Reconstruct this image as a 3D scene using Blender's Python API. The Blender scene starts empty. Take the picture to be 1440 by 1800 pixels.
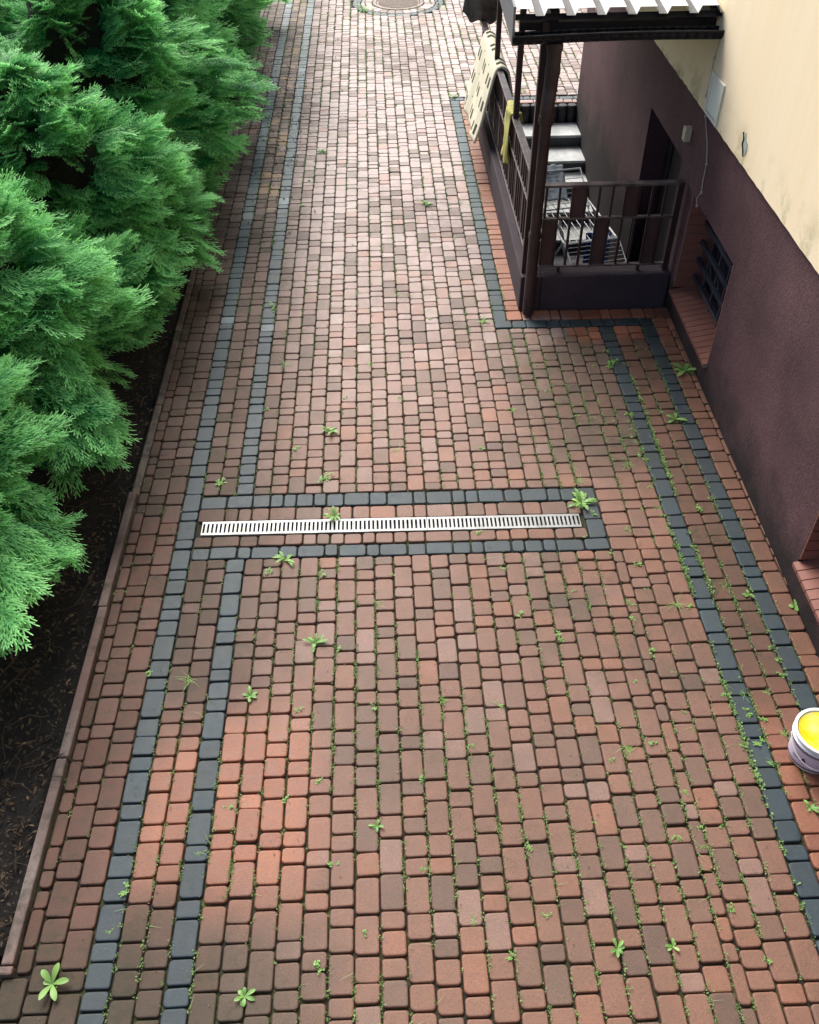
import bpy, bmesh, math, random
import numpy as np
from mathutils import Vector, Matrix
R=math.radians
scene=bpy.context.scene
col=scene.collection
# ---------------------------------------------------------------- camera, sky, sun, exposure
cd=bpy.data.cameras.new('camera'); cam=bpy.data.objects.new('camera',cd); col.objects.link(cam)
Mr=((0.99917809,-0.03996106,-0.00680076),(-0.03251730,-0.68999881,-0.72307971),(0.02420252,0.72270655,-0.69073112))
rgt=Vector(Mr[0]); up=-Vector(Mr[1]); back=-Vector(Mr[2])
cam.matrix_world=Matrix(((rgt.x,up.x,back.x,0),(rgt.y,up.y,back.y,0),(rgt.z,up.z,back.z,4.0),(0,0,0,1)))
cd.sensor_fit='HORIZONTAL'; cd.sensor_width=36; cd.lens=39.9; cd.clip_start=.05; cd.clip_end=500
scene.camera=cam
SUN_EL,SUN_AZ=44.0,-22.0     # azimuth from +Y towards +X
w=bpy.data.worlds.new("World"); scene.world=w; w.use_nodes=True
nt=w.node_tree; bg=nt.nodes['Background']; sky=nt.nodes.new('ShaderNodeTexSky'); sky.sky_type='NISHITA'
sky.sun_disc=False; sky.sun_elevation=R(SUN_EL); sky.sun_rotation=R(SUN_AZ); sky.air_density=1.0; sky.dust_density=4.0; sky.ozone_density=.8
nt.links.new(sky.outputs[0],bg.inputs[0]); bg.inputs[1].default_value=.05
sd=bpy.data.lights.new('sun','SUN'); sd.energy=1.5; sd.angle=R(48); sd.color=(1,.97,.92)
so=bpy.data.objects.new('sun',sd); col.objects.link(so)
sdir=Vector((math.sin(R(SUN_AZ))*math.cos(R(SUN_EL)),math.cos(R(SUN_AZ))*math.cos(R(SUN_EL)),math.sin(R(SUN_EL))))
so.rotation_euler=sdir.to_track_quat('Z','Y').to_euler(); so.location=(0,0,8)
scene.view_settings.view_transform='Standard'; scene.view_settings.look='None'
scene.view_settings.exposure=1.85; scene.view_settings.gamma=1
scene.render.resolution_x=819; scene.render.resolution_y=1024
rnd=random.Random(7)
# ---------------------------------------------------------------- helpers
def tag(o,label=None,cat=None,group=None,kind=None):
    if label:o['label']=label
    if cat:o['category']=cat
    if group:o['group']=group
    if kind:o['kind']=kind
    return o
def empty(name,loc=(0,0,0),label=None,cat=None,group=None):
    o=bpy.data.objects.new(name,None); col.objects.link(o); o.location=loc; o.empty_display_size=.1
    return tag(o,label,cat,group)
class MB:
    def __init__(s): s.v=[];s.f=[];s.m=[];s.c=[]
    def add(s,vs,fs,mi=0,c=None):
        b=len(s.v); s.v+= [tuple(v) for v in vs]; s.f+=[tuple(b+i for i in f) for f in fs]; s.m+=[mi]*len(fs)
        if c is not None: s.c+=[c]*len(vs)
        return s
    def box(s,x0,x1,y0,y1,z0,z1,mi=0):
        return s.add([(x0,y0,z0),(x1,y0,z0),(x1,y1,z0),(x0,y1,z0),(x0,y0,z1),(x1,y0,z1),(x1,y1,z1),(x0,y1,z1)],
          [(0,3,2,1),(4,5,6,7),(0,1,5,4),(1,2,6,5),(2,3,7,6),(3,0,4,7)],mi)
    def bar(s,a,b,w,h,mi=0,roll=0):
        a=Vector(a);b=Vector(b);d=(b-a).normalized(); u=Vector((0,0,1)) if abs(d.z)<.95 else Vector((0,1,0))
        x=d.cross(u).normalized(); y=x.cross(d).normalized()
        vs=[p+x*i*w/2+y*j*h/2 for p in(a,b) for i,j in((-1,-1),(1,-1),(1,1),(-1,1))]
        return s.add(vs,[(0,1,2,3),(7,6,5,4),(0,4,5,1),(1,5,6,2),(2,6,7,3),(3,7,4,0)],mi)
    def tube(s,pts,r,n=8,mi=0,cap=True):
        pts=[Vector(p) for p in pts]; rs=r if isinstance(r,(list,tuple)) else [r]*len(pts); vs=[];fs=[]
        px=None
        for i,p in enumerate(pts):
            d=(pts[min(i+1,len(pts)-1)]-pts[max(i-1,0)]).normalized()
            if px is None:
                u=Vector((0,0,1)) if abs(d.z)<.9 else Vector((1,0,0)); px=d.cross(u).normalized()
            px=(px-d*px.dot(d)).normalized(); py=d.cross(px)
            for k in range(n):
                a=2*math.pi*k/n; vs.append(p+(px*math.cos(a)+py*math.sin(a))*rs[i])
        for i in range(len(pts)-1):
            for k in range(n): fs.append((i*n+k,i*n+(k+1)%n,(i+1)*n+(k+1)%n,(i+1)*n+k))
        if cap: fs.append(tuple(range(n))[::-1]); fs.append(tuple((len(pts)-1)*n+k for k in range(n)))
        return s.add(vs,fs,mi)
    def lathe(s,prof,cx,cy,n=40,mi=0):
        vs=[(cx+r*math.cos(2*math.pi*k/n),cy+r*math.sin(2*math.pi*k/n),z) for r,z in prof for k in range(n)]
        fs=[(i*n+k,i*n+(k+1)%n,(i+1)*n+(k+1)%n,(i+1)*n+k) for i in range(len(prof)-1) for k in range(n)]
        return s.add(vs,fs,mi)
    def shear(s,k=.0135,y0=5.7): s.v=[(x+k*(y-y0),y,z) for x,y,z in s.v]; return s
    def build(s,name,mats,parent=None,smooth=False,bevel=0,loc=None):
        me=bpy.data.meshes.new(name)
        v=s.v
        if loc: v=[(x-loc[0],y-loc[1],z-loc[2]) for x,y,z in v]
        me.from_pydata(v,[],s.f); mats=mats if isinstance(mats,(list,tuple)) else [mats]
        for m in mats: me.materials.append(m)
        if any(s.m): me.polygons.foreach_set('material_index',s.m)
        if s.c:
            a=me.color_attributes.new('Col','FLOAT_COLOR','POINT'); a.data.foreach_set('color',np.array(s.c,dtype=np.float32).ravel())
        if smooth: me.polygons.foreach_set('use_smooth',[True]*len(me.polygons))
        me.update()
        o=bpy.data.objects.new(name,me); col.objects.link(o)
        if loc:o.location=loc
        if parent:
            o.parent=parent
            q=parent; wl=Vector((0,0,0))
            while q: wl+=q.location; q=q.parent
            if not loc: o.location=-wl
        if bevel:
            b=o.modifiers.new('bevel','BEVEL'); b.width=bevel; b.segments=2; b.limit_method='ANGLE'
        return o
# ---------------------------------------------------------------- materials
def mat(name,base=(.5,.5,.5),rough=.6,metal=0,spec=.5):
    m=bpy.data.materials.new(name); m.use_nodes=True; b=m.node_tree.nodes['Principled BSDF']
    b.inputs['Base Color'].default_value=(*base,1); b.inputs['Roughness'].default_value=rough; b.inputs['Metallic'].default_value=metal
    b.inputs['Specular IOR Level'].default_value=spec
    return m
def N(m,t,**k):
    n=m.node_tree.nodes.new(t)
    for a,b in k.items():
        if a.startswith('i_'): n.inputs[a[2:].replace('_',' ')].default_value=b
        else: setattr(n,a,b)
    return n
def LK(m,a,b): m.node_tree.links.new(a,b)
def coords(m,scale=(1,1,1)):
    g=N(m,'ShaderNodeTexCoord'); mp=N(m,'ShaderNodeMapping'); mp.inputs['Scale'].default_value=scale
    LK(m,g.outputs['Object'],mp.inputs[0]); return mp.outputs[0]
def geo(m,scale=(1,1,1)):
    g=N(m,'ShaderNodeNewGeometry'); mp=N(m,'ShaderNodeMapping'); mp.inputs['Scale'].default_value=scale
    LK(m,g.outputs['Position'],mp.inputs[0]); return mp.outputs[0]
def noise(m,co,scale,detail=4,rough=.6):
    n=N(m,'ShaderNodeTexNoise'); n.inputs['Scale'].default_value=scale; n.inputs['Detail'].default_value=detail; n.inputs['Roughness'].default_value=rough
    LK(m,co,n.inputs['Vector']); return n.outputs['Fac']
def ramp(m,fac,stops):
    r=N(m,'ShaderNodeValToRGB'); e=r.color_ramp.elements
    while len(e)<len(stops): e.new(.5)
    for k,(p,c) in enumerate(stops):
        e[k].position=p; e[k].color=(*c,1) if len(c)==3 else c
    LK(m,fac,r.inputs[0]); return r.outputs[0]
def mix(m,fac,a,b,mode='MIX'):
    n=N(m,'ShaderNodeMix',data_type='RGBA',blend_type=mode)
    if isinstance(fac,(int,float)): n.inputs[0].default_value=fac
    else: LK(m,fac,n.inputs[0])
    for s,i in((a,6),(b,7)):
        if isinstance(s,tuple): n.inputs[i].default_value=(*s,1) if len(s)==3 else s
        else: LK(m,s,n.inputs[i])
    return n.outputs[2]
def bump(m,fac,strength,dist=.01):
    b=N(m,'ShaderNodeBump'); b.inputs['Strength'].default_value=strength; b.inputs['Distance'].default_value=dist
    LK(m,fac,b.inputs['Height']); LK(m,b.outputs[0],m.node_tree.nodes['Principled BSDF'].inputs['Normal'])
def P(m): return m.node_tree.nodes['Principled BSDF']
G=lambda v:(v,v,v)
def noisy(name,c1,c2,scale,rough=.7,bs=.3,bd=.004,fine=60,metal=0,spec=.5):
    m=mat(name,c1,rough,metal,spec); co=coords(m)
    n=noise(m,co,scale); f=noise(m,co,fine,3)
    c=ramp(m,n,[(.35,c1),(.65,c2)]); c=mix(m,.35,c,ramp(m,f,[(.3,G(.5)),(.7,G(1))]),'MULTIPLY'); LK(m,c,P(m).inputs['Base Color'])
    bump(m,f,bs,bd); return m
# pavers: colour of each stone is stored per stone, dirt and grain are procedural
def paver_mat(name,rough0,rough1):
    m=mat(name); g=geo(m); at=N(m,'ShaderNodeAttribute',attribute_name='Col')
    n0=noise(m,g,5.5,5,.7); n1=noise(m,g,22,6,.7); n2=noise(m,g,2.2,4); n3=noise(m,g,240,3,.8); n4=noise(m,g,62,4,.6); n5=noise(m,g,420,2,.9)
    c=mix(m,1,at.outputs['Color'],ramp(m,n1,[(.25,G(.50)),(.5,G(1)),(.75,G(1.38))]),'MULTIPLY')
    c=mix(m,1,c,ramp(m,n3,[(.3,G(.55)),(.5,G(1)),(.72,G(1.5))]),'MULTIPLY')
    c=mix(m,1,c,ramp(m,n5,[(.3,G(.6)),(.5,G(1)),(.7,G(1.4))]),'MULTIPLY')
    mu=N(m,'ShaderNodeMath',operation='MULTIPLY_ADD'); mu.inputs[1].default_value=1.1; mu.inputs[2].default_value=-.02; LK(m,at.outputs['Alpha'],mu.inputs[0])
    mm=N(m,'ShaderNodeMath',operation='MULTIPLY',use_clamp=True); LK(m,mu.outputs[0],mm.inputs[0]); LK(m,mix(m,.5,ramp(m,n0,[(.36,G(0)),(.60,G(1))]),ramp(m,n1,[(.36,G(0)),(.60,G(1))])),mm.inputs[1])
    c=mix(m,mm.outputs[0],c,mix(m,n2,(.030,.021,.012),(.04,.038,.018)))
    sp=ramp(m,n4,[(.74,G(0)),(.79,G(.5))]); c=mix(m,sp,c,(.5,.46,.42))
    LK(m,c,P(m).inputs['Base Color'])
    LK(m,mix(m,at.outputs['Alpha'],ramp(m,n1,[(.3,G(rough0)),(.7,G(rough1))]),G(.85)),P(m).inputs['Roughness'])
    bump(m,mix(m,.5,n3,n4),.75,.0035); return m
M_pav=paver_mat('paver_stone',.34,.58); P(M_pav).inputs['Specular IOR Level'].default_value=.6
M_joint=mat('joint_moss',rough=.9); g=geo(M_joint); n=noise(M_joint,g,5,5,.7); n2=noise(M_joint,g,70,4,.7)
LK(M_joint,mix(M_joint,1,ramp(M_joint,n,[(.42,(.02,.015,.010)),(.58,(.045,.055,.016)),(.75,(.14,.19,.045))]),ramp(M_joint,n2,[(.3,G(.35)),(.7,G(1.2))]),'MULTIPLY'),P(M_joint).inputs['Base Color']); bump(M_joint,n2,1,.01)
M_soil=mat('garden_soil',rough=.95); g=geo(M_soil); n=noise(M_soil,g,9,6,.7); n2=noise(M_soil,g,80,5,.75)
LK(M_soil,mix(M_soil,1,ramp(M_soil,n,[(.3,(.010,.008,.007)),(.6,(.022,.017,.013)),(.8,(.05,.036,.024))]),ramp(M_soil,n2,[(.3,G(.4)),(.75,G(1.5))]),'MULTIPLY'),P(M_soil).inputs['Base Color']); bump(M_soil,n2,1,.03)
M_kerb=noisy('kerb_concrete',(.10,.065,.058),(.24,.19,.17),2.5,.75,.4,.004,90)
def kerbcol():
    m=M_kerb; g=geo(m); n=noise(m,g,1.1,3); old=P(m).inputs['Base Color'].links[0].from_socket
    LK(m,mix(m,ramp(m,n,[(.38,G(0)),(.6,G(1))]),old,mix(m,.6,old,(.13,.06,.05))),P(m).inputs['Base Color'])
kerbcol()
def kerbdirt():
    m=M_kerb; g=geo(m); n=noise(m,g,7,6,.75); old=P(m).inputs['Base Color'].links[0].from_socket
    LK(m,mix(m,ramp(m,n,[(.46,G(0)),(.62,G(.85))]),old,(.045,.04,.028)),P(m).inputs['Base Color'])
kerbdirt()
def stucco(name,c1,c2,bs,grain=210):
    m=mat(name,rough=.85,spec=.3); g=geo(m); n=noise(m,g,1.6,5,.6); f=noise(m,g,grain,2,.8); f2=noise(m,g,grain*.4,3,.7)
    c=ramp(m,n,[(.3,c1),(.7,c2)]); c=mix(m,1,c,ramp(m,f,[(.3,G(.55)),(.5,G(.95)),(.72,G(1.6))]),'MULTIPLY')
    LK(m,c,P(m).inputs['Base Color']); bump(m,mix(m,.5,f,f2),bs,.006); return m
M_plinth=stucco('plinth_stucco',(.066,.034,.039),(.125,.066,.073),1.0,95)
def splash():
    m=M_plinth; g=geo(m); sx=N(m,'ShaderNodeSeparateXYZ'); LK(m,g,sx.inputs[0]); n=noise(m,g,3.5,6,.65); old=P(m).inputs['Base Color'].links[0].from_socket
    a=N(m,'ShaderNodeMath',operation='MULTIPLY_ADD'); LK(m,n,a.inputs[0]); a.inputs[1].default_value=-.75; LK(m,sx.outputs[2],a.inputs[2])
    LK(m,mix(m,ramp(m,a.outputs[0],[(0,G(.8)),(.02,G(.5))]),old,(.022,.018,.018)),P(m).inputs['Base Color']) if False else None
    mr=N(m,'ShaderNodeMapRange'); LK(m,a.outputs[0],mr.inputs[0]); mr.inputs[1].default_value=-.36; mr.inputs[2].default_value=.04; mr.inputs[3].default_value=.95; mr.inputs[4].default_value=0
    c=mix(m,mr.outputs[0],old,(.016,.013,.014))
    LK(m,c,P(m).inputs['Base Color'])
splash()
M_low=stucco('low_wall_stucco',(.045,.033,.042),(.07,.052,.064),.6)
M_yel=mat('yellow_plaster',rough=.85,spec=.2)
def yellow():
    m=M_yel; g=geo(m); gs=geo(m,(6,6,.35)); n=noise(m,gs,1.4,4,.55); f=noise(m,g,180,2); sx=N(m,'ShaderNodeSeparateXYZ'); LK(m,g,sx.inputs[0])
    c=ramp(m,n,[(.18,(.78,.63,.42)),(.38,(.89,.74,.51)),(.75,(.90,.78,.57))])
    # algae along the bottom drip edge
    z=N(m,'ShaderNodeMapRange'); z.inputs[1].default_value=1.58; z.inputs[2].default_value=1.86; z.inputs[3].default_value=1; z.inputs[4].default_value=0; LK(m,sx.outputs[2],z.inputs[0])
    na=noise(m,g,3.1,5,.7); mm=N(m,'ShaderNodeMath',operation='MULTIPLY'); LK(m,z.outputs[0],mm.inputs[0]); LK(m,ramp(m,na,[(.50,G(0)),(.70,G(1))]),mm.inputs[1])
    c=mix(m,mm.outputs[0],c,(.30,.29,.12))
    LK(m,c,P(m).inputs['Base Color']); bump(m,f,.35,.004)
yellow()
M_tile=noisy('clinker_tile',(.24,.098,.072),(.30,.125,.095),4,.45,.1,.002,120)
M_grout=noisy('tile_grout',(.42,.33,.28),(.5,.4,.35),8,.9)
M_brown=noisy('brown_painted_steel',(.030,.016,.018),(.050,.027,.028),6,.45,.15,.002,80)
M_panel=noisy('brown_panel',(.06,.032,.034),(.08,.044,.044),5,.5,.1,.002,80)
M_rail=noisy('weathered_rail_paint',(.05,.036,.04),(.15,.13,.13),12,.4,.2,.002,90)
M_dark=noisy('dark_gutter_paint',(.007,.008,.012),(.014,.014,.02),6,.45,.1,.002,60,spec=.25)
M_fascia=noisy('grey_sheet_metal',(.17,.17,.19),(.2,.2,.22),3,.5,.05,.001,50)
M_roof=mat('pale_roof_sheet',(.72,.76,.76),.3)
M_roofv=noisy('dark_roof_valley',(.035,.033,.038),(.07,.065,.07),9,.5)  # valley floors of the sheet, darker than its crests
M_conc=noisy('step_concrete_tread',(.38,.41,.42),(.62,.64,.64),5,.7,.3,.003,60)
M_riser=noisy('step_riser_slate',(.055,.06,.07),(.085,.09,.1),5,.7,.3,.003,60)
M_pal=noisy('palisade_black',(.02,.02,.024),(.05,.05,.055),9,.7,.5,.004,70)
M_galv=noisy('galvanised_grate',(.20,.21,.21),(.34,.35,.35),9,.38,.1,.001,90,metal=.35)
M_iron=noisy('cast_iron',(.22,.17,.14),(.33,.26,.21),8,.6,.4,.003,50)
M_black=mat('dark_void',(.006,.006,.007),.8)
M_white=mat('white_coated_wire',(.8,.82,.83),.35)
M_vent=mat('white_vent_plastic',(.74,.76,.68),.45)
M_cable=mat('cable_sheath',(.42,.38,.36),.5)
M_box=noisy('cream_plastic',(.55,.52,.36),(.66,.62,.45),20,.5)
M_glass=mat('dark_window_glass',(.02,.035,.06),.06,0,.8)
M_frame=noisy('blue_black_frame',(.018,.022,.035),(.05,.058,.08),9,.4)
M_door=noisy('basement_door_paint',(.012,.009,.01),(.02,.014,.016),4,.6)
M_cloth_y=noisy('yellow_cloth',(.50,.47,.13),(.6,.56,.2),12,.9,.5,.004,120)
M_cloth_d=noisy('brown_grey_tarpaulin',(.045,.038,.034),(.16,.14,.125),6,.55,.4,.006,30)
M_cloth_g=noisy('grey_blue_laundry',(.20,.26,.32),(.42,.48,.53),14,.9,.5,.005,60)
M_cloth_w=noisy('white_laundry',(.6,.66,.7),(.72,.76,.78),9,.9,.4,.005,60)
M_pail=mat('white_pail_plastic',(.8,.79,.8),.35)
M_paint=mat('yellow_paint',(.86,.66,.02),.35); g=coords(M_paint); n=noise(M_paint,g,14,4)
LK(M_paint,ramp(M_paint,n,[(.38,(.84,.56,.01)),(.5,(.85,.72,.05)),(.7,(.8,.76,.25))]),P(M_paint).inputs['Base Color']); bump(M_paint,n,.4,.01)
M_lilac=mat('lilac_label',(.66,.57,.70),.45)
M_navy=mat('label_print',(.03,.025,.06),.5)
M_blue=mat('striped_blue_towel',rough=.9)
def stripes():
    m=M_blue; g=N(m,'ShaderNodeTexCoord'); wv=N(m,'ShaderNodeTexWave'); wv.inputs['Scale'].default_value=14; wv.bands_direction='X'
    LK(m,g.outputs['Object'],wv.inputs['Vector']); LK(m,ramp(m,wv.outputs['Fac'],[(.3,(.02,.03,.06)),(.5,(.03,.14,.36)),(.75,(.05,.2,.5))]),P(m).inputs['Base Color'])
stripes()
M_bag=noisy('deep_blue_bag',(.03,.05,.32),(.05,.09,.45),8,.5)
def leafmat(name,c1,c2,tl=.35,rough=.5):
    m=mat(name,c1,rough); at=N(m,'ShaderNodeAttribute',attribute_name='Col'); c=mix(m,at.outputs['Fac'],c1,c2)
    LK(m,c,P(m).inputs['Base Color']); t=N(m,'ShaderNodeBsdfTranslucent'); LK(m,c,t.inputs[0]); mx=N(m,'ShaderNodeMixShader'); mx.inputs[0].default_value=tl
    LK(m,P(m).outputs[0],mx.inputs[1]); LK(m,t.outputs[0],mx.inputs[2]); LK(m,mx.outputs[0],m.node_tree.nodes['Material Output'].inputs[0]); return m
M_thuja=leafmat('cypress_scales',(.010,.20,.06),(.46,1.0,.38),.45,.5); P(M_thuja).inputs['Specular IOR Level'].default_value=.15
M_weed=leafmat('weed_leaf',(.09,.26,.05),(.30,.52,.14),.3,.45)
M_seed=leafmat('seedling_leaf',(.10,.22,.05),(.36,.50,.20),.3,.6)
M_bark=noisy('bark',(.06,.035,.022),(.12,.075,.05),12,.9,.8,.01,60)
M_inner=noisy('dead_inner_twigs',(.006,.010,.005),(.016,.016,.009),14,.95,1,.03,50)
M_litter=leafmat('dry_litter',(.035,.022,.014),(.30,.20,.10),.1,.8)
# ---------------------------------------------------------------- ground sheets (opening over the stair pit)
def sheet(name,xs,ys,z,hole,m):
    b=MB()
    for i in range(len(xs)-1):
        for j in range(len(ys)-1):
            if hole(xs[i],xs[i+1],ys[j],ys[j+1]): continue
            b.add([(xs[i],ys[j],z),(xs[i+1],ys[j],z),(xs[i+1],ys[j+1],z),(xs[i],ys[j+1],z)],[(0,1,2,3)])
    return b.build(name,m)
inpit=lambda x0,x1,y0,y1: x0>=1.2 and x1<=2.7 and y0>=6.6 and y1<=11.3
tag(sheet('ground',[-150,-6,1.2,2.7,150],[-60,6.6,11.25,200],-.06,inpit,M_soil),kind='structure')
tag(sheet('joint_sand',[-1.68,1.2,2.45,2.55,6.2],[-.5,1.47,6.6,11.25,19],-.017,lambda x0,x1,y0,y1: (x0>=1.2 and y0>=6.6 and y1<=11.3) or (x0>=2.4 and y0<6.6),M_joint),kind='structure')
# ---------------------------------------------------------------- driveway pavers, every stone modelled
prng=random.Random(11)
def fbm(x,y):
    return (math.sin(x*1.7+1.3*math.sin(y*1.1))+math.sin(y*1.3+2.1+1.7*math.sin(x*.9+.5))+math.sin((x+y)*2.9+.7))/3
def lerp(a,b,t): return tuple(a[i]*(1-t)+b[i]*t for i in range(3))
BASE=(.245,.115,.080); PALE=(.56,.45,.43); RED=(.20,.062,.040); ORG=(.42,.155,.08); BRN=(.15,.088,.062); DRK=(.085,.055,.042); MOS=(.095,.062,.04)
def sm(a,b,v): t=max(0,min(1,(v-a)/(b-a))); return t*t*(3-2*t)
def red_tone(x,y):
    r=prng.random(); q=prng.random(); n=fbm(x,y)
    inner=x>.95 and 6.6<y<11.3
    c=BASE; moss=.25+.25*max(0,n)
    c=lerp(c,PALE,sm(3.8,9.5,y)*.95)  # far stones paled: the sky sheen is painted into their colour
    if y<6: c=lerp(c,(.30,.13,.075),.45*sm(2.6,1.2,y)*(x>-.3))
    if r<.15: c=lerp(c,BRN,.45+.3*q)
    elif r<.24: c=lerp(c,DRK,.4+.3*q)
    elif r<.34: c=lerp(c,PALE,.16 if y<6 else .5)
    elif r<.46: c=lerp(c,ORG,.15+.25*q)
    # hedge shade painted into the dirty, mossy stones, fading into the field
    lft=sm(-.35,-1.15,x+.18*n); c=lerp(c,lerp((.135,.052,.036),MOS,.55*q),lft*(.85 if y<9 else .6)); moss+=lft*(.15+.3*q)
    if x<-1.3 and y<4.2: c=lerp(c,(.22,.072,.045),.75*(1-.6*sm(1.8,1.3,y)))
    if y>8.5 and -1.21<x<-.98 and q<.3: c=(.36,.23,.13)
    low=sm(1.75,1.25,y+.2*n)*sm(.0,-.7,x); c=lerp(c,(.105,.078,.052),.75*low); moss+=.25*low
    # cleaner orange stones beside the left bands
    o=math.exp(-abs((x+.90+.08*n)/.50)**6-abs((y-2.3-.15*n)/.55)**5)*(.75+.25*r) 
    if x<-1.3: o*=.35
    c=lerp(c,lerp((.42,.145,.068),(.30,.095,.05),q),min(1,o)); moss*=1-.85*o
    # right strips beside the wall
    if x>1.87 and y<6.6:
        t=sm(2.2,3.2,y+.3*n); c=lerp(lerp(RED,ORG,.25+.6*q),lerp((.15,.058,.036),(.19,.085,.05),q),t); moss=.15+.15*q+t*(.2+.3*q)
        if x>2.2: c=lerp(c,ORG,.1+.35*q); moss*=.5
    # damp mossy zone in front of the porch
    d=sm(.75,1.35,x)*sm(4.0,4.9,y+.4*n)*sm(6.5,5.9,y) if x<1.87 else 0
    c=lerp(c,lerp((.16,.075,.05),(.10,.065,.042),q),.8*d); moss+=.3*d
    if 1.5<x<2.36 and 6.1<y<6.6 or (1.03<x and 6.42<y<6.6): c=lerp(RED,ORG,.3+.7*q); moss=.2
    if 1.2<x<1.87 and 3.0<y<4.6: c=lerp(c,(.32,.135,.085),.4*(1-d))
    if inner: c=lerp(ORG,BASE,.3+.5*q); moss=.12
    if y>11.3 and x>.9: moss=.15
    k=1-.20*sm(5.5,3.2,y)-.10*sm(-.6,-1.25,x)*(1-o)-.08*sm(-.1,-.9,x)*(1-o)  # near stones toned down; left ones darkened again as painted hedge shade
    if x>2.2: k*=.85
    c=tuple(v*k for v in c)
    return (*c,max(.05,min(.95,moss+.12)))
def dark_tone(x,y):
    q=prng.random(); b=lerp((.006,.026,.042),(.016,.044,.064),q)
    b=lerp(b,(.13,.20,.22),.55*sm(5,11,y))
    if prng.random()<.04 and y>5.5 and x<1.3: b=lerp(b,(.25,.32,.35),.6)
    if x>1.6 and y>4.3: b=lerp(b,(.02,.03,.04),.4)
    return (*b,.38)
red=MB(); dark=MB(); JX={}   # joint lines for seedlings
TPL=[]
for cx,cy,a0 in((1,1,0),(-1,1,90),(-1,-1,180),(1,-1,270)):
    for k in range(4): TPL.append((cx,cy,math.cos(R(a0+k*30)),math.sin(R(a0+k*30))))
FR=[]
for L in range(4):
    for k in range(16): FR.append((L*16+k,L*16+(k+1)%16,(L+1)*16+(k+1)%16,(L+1)*16+k))
FR.append(tuple(range(64,80)))
PORCH=lambda x,y: 1.03<x<2.6 and 6.6<y<11.28
def stone(mb,x0,x1,y0,y1,tone,gap=.0068):
    cx,cy=(x0+x1)/2,(y0+y1)/2; lx,ly=(x1-x0-gap)/2,(y1-y0-gap)/2
    if lx<.012 or ly<.012: return
    if math.hypot(cx-.42,cy-15.6)<.70 : return
    st_=prng.getstate(); cc=[]
    for ux_,uy_ in((-1,-1),(1,-1),(-1,1),(1,1)):
        prng.setstate(st_); cc.append(tone(cx+ux_*lx,cy+uy_*ly))
    cols=[]
    a=prng.gauss(0,.011); ca,sa=math.cos(a),math.sin(a); cx+=prng.gauss(0,.0012); cy+=prng.gauss(0,.0018)
    zt=prng.gauss(0,.0016); tx,ty=prng.gauss(0,.011),prng.gauss(0,.011); r=min(.015,lx*.8,ly*.8); rc=[r*prng.uniform(.6,1.45) for _ in range(4)]
    vs=[]
    for z,ins in((-.03,.0),(-.0075,.0),(-.003,.0016),(-.0007,.0042),(0,.0085)):
        for sx,sy,ux,uy in TPL:
            rr=rc[(sx>0)*2+(sy>0)]
            px=sx*(lx-rr)+ux*rr; py=sy*(ly-rr)+uy*rr
            k=1-ins/lx; k2=1-ins/ly; px*=k; py*=k2
            fu,fv=(px/lx+1)/2,(py/ly+1)/2; cols.append(tuple((cc[0][e]*(1-fu)+cc[1][e]*fu)*(1-fv)+(cc[2][e]*(1-fu)+cc[3][e]*fu)*fv for e in range(4)))
            vs.append((cx+px*ca-py*sa,cy+px*sa+py*ca,z+(zt+px*tx+py*ty if z>-.02 else 0)))
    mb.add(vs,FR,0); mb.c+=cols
LEN=(.168,.112,.084)
def lane(mb,x0,x1,y0,y1,tone,along='y',sk=0,jn=True):
    """a lane of stones; sk = slant of its two ends"""
    y=y0; ph=prng.random()*.1; last=None
    ends=[]
    while y<y1-1e-6:
        L=prng.choice([l for l in LEN if l!=last] if prng.random()<.75 else LEN); last=L
        L+=prng.gauss(0,.0015)
        if y==y0 and prng.random()<.6: L*=prng.uniform(.75,1)
        e=y+L
        if y1-e<.055: e=y1
        ends.append((y,e)); y=e
    for a,b in ends:
        if along=='y': stone(mb,x0,x1,a,b,tone)
        else:
            sl=-.012*(a+b)/2; stone(mb,a,b,x0+sl,x1+sl,tone)
    if jn and along=='y': JX.setdefault(round(x0,3),[]).append((y0,y1))
Y0,Y1=.75,18.0
BT=lambda x:4.387-.012*x   # top of the dark drain band
BB=lambda x:3.81-.012*x
# outer left strip
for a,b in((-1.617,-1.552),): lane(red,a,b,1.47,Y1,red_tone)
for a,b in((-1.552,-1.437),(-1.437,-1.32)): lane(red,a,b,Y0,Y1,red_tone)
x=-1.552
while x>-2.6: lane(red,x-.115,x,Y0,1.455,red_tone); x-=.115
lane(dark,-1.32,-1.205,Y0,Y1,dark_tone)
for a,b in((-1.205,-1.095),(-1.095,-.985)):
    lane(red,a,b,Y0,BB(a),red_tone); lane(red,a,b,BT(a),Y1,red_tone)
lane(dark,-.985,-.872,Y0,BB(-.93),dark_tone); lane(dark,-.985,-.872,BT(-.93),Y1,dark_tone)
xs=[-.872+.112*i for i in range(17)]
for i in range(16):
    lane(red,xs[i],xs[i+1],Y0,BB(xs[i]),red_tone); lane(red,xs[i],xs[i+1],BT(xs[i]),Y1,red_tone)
xs=[.92+.1095*i for i in range(5)]
for i in range(4):
    lane(red,xs[i],xs[i+1],Y0,BB(xs[i]),red_tone); lane(red,xs[i],xs[i+1],BT(xs[i]),6.29,red_tone)
lane(red,1.358,1.423,Y0,BB(1.36),red_tone)
for i in range(3): lane(red,1.423+.1113*i,1.423+.1113*(i+1),Y0,BB(1.4),red_tone)
y=BB(1.4)
while y<5.0:
    e=y+.111; stone(red,1.358,1.524,y,e,red_tone); y=e
for a,b in((1.524,1.64),(1.64,1.757)): lane(red,a,b,BB(1.6),y,red_tone)
for i in range(4): lane(red,1.358+.09975*i,1.358+.09975*(i+1),y,6.29,red_tone)
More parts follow.
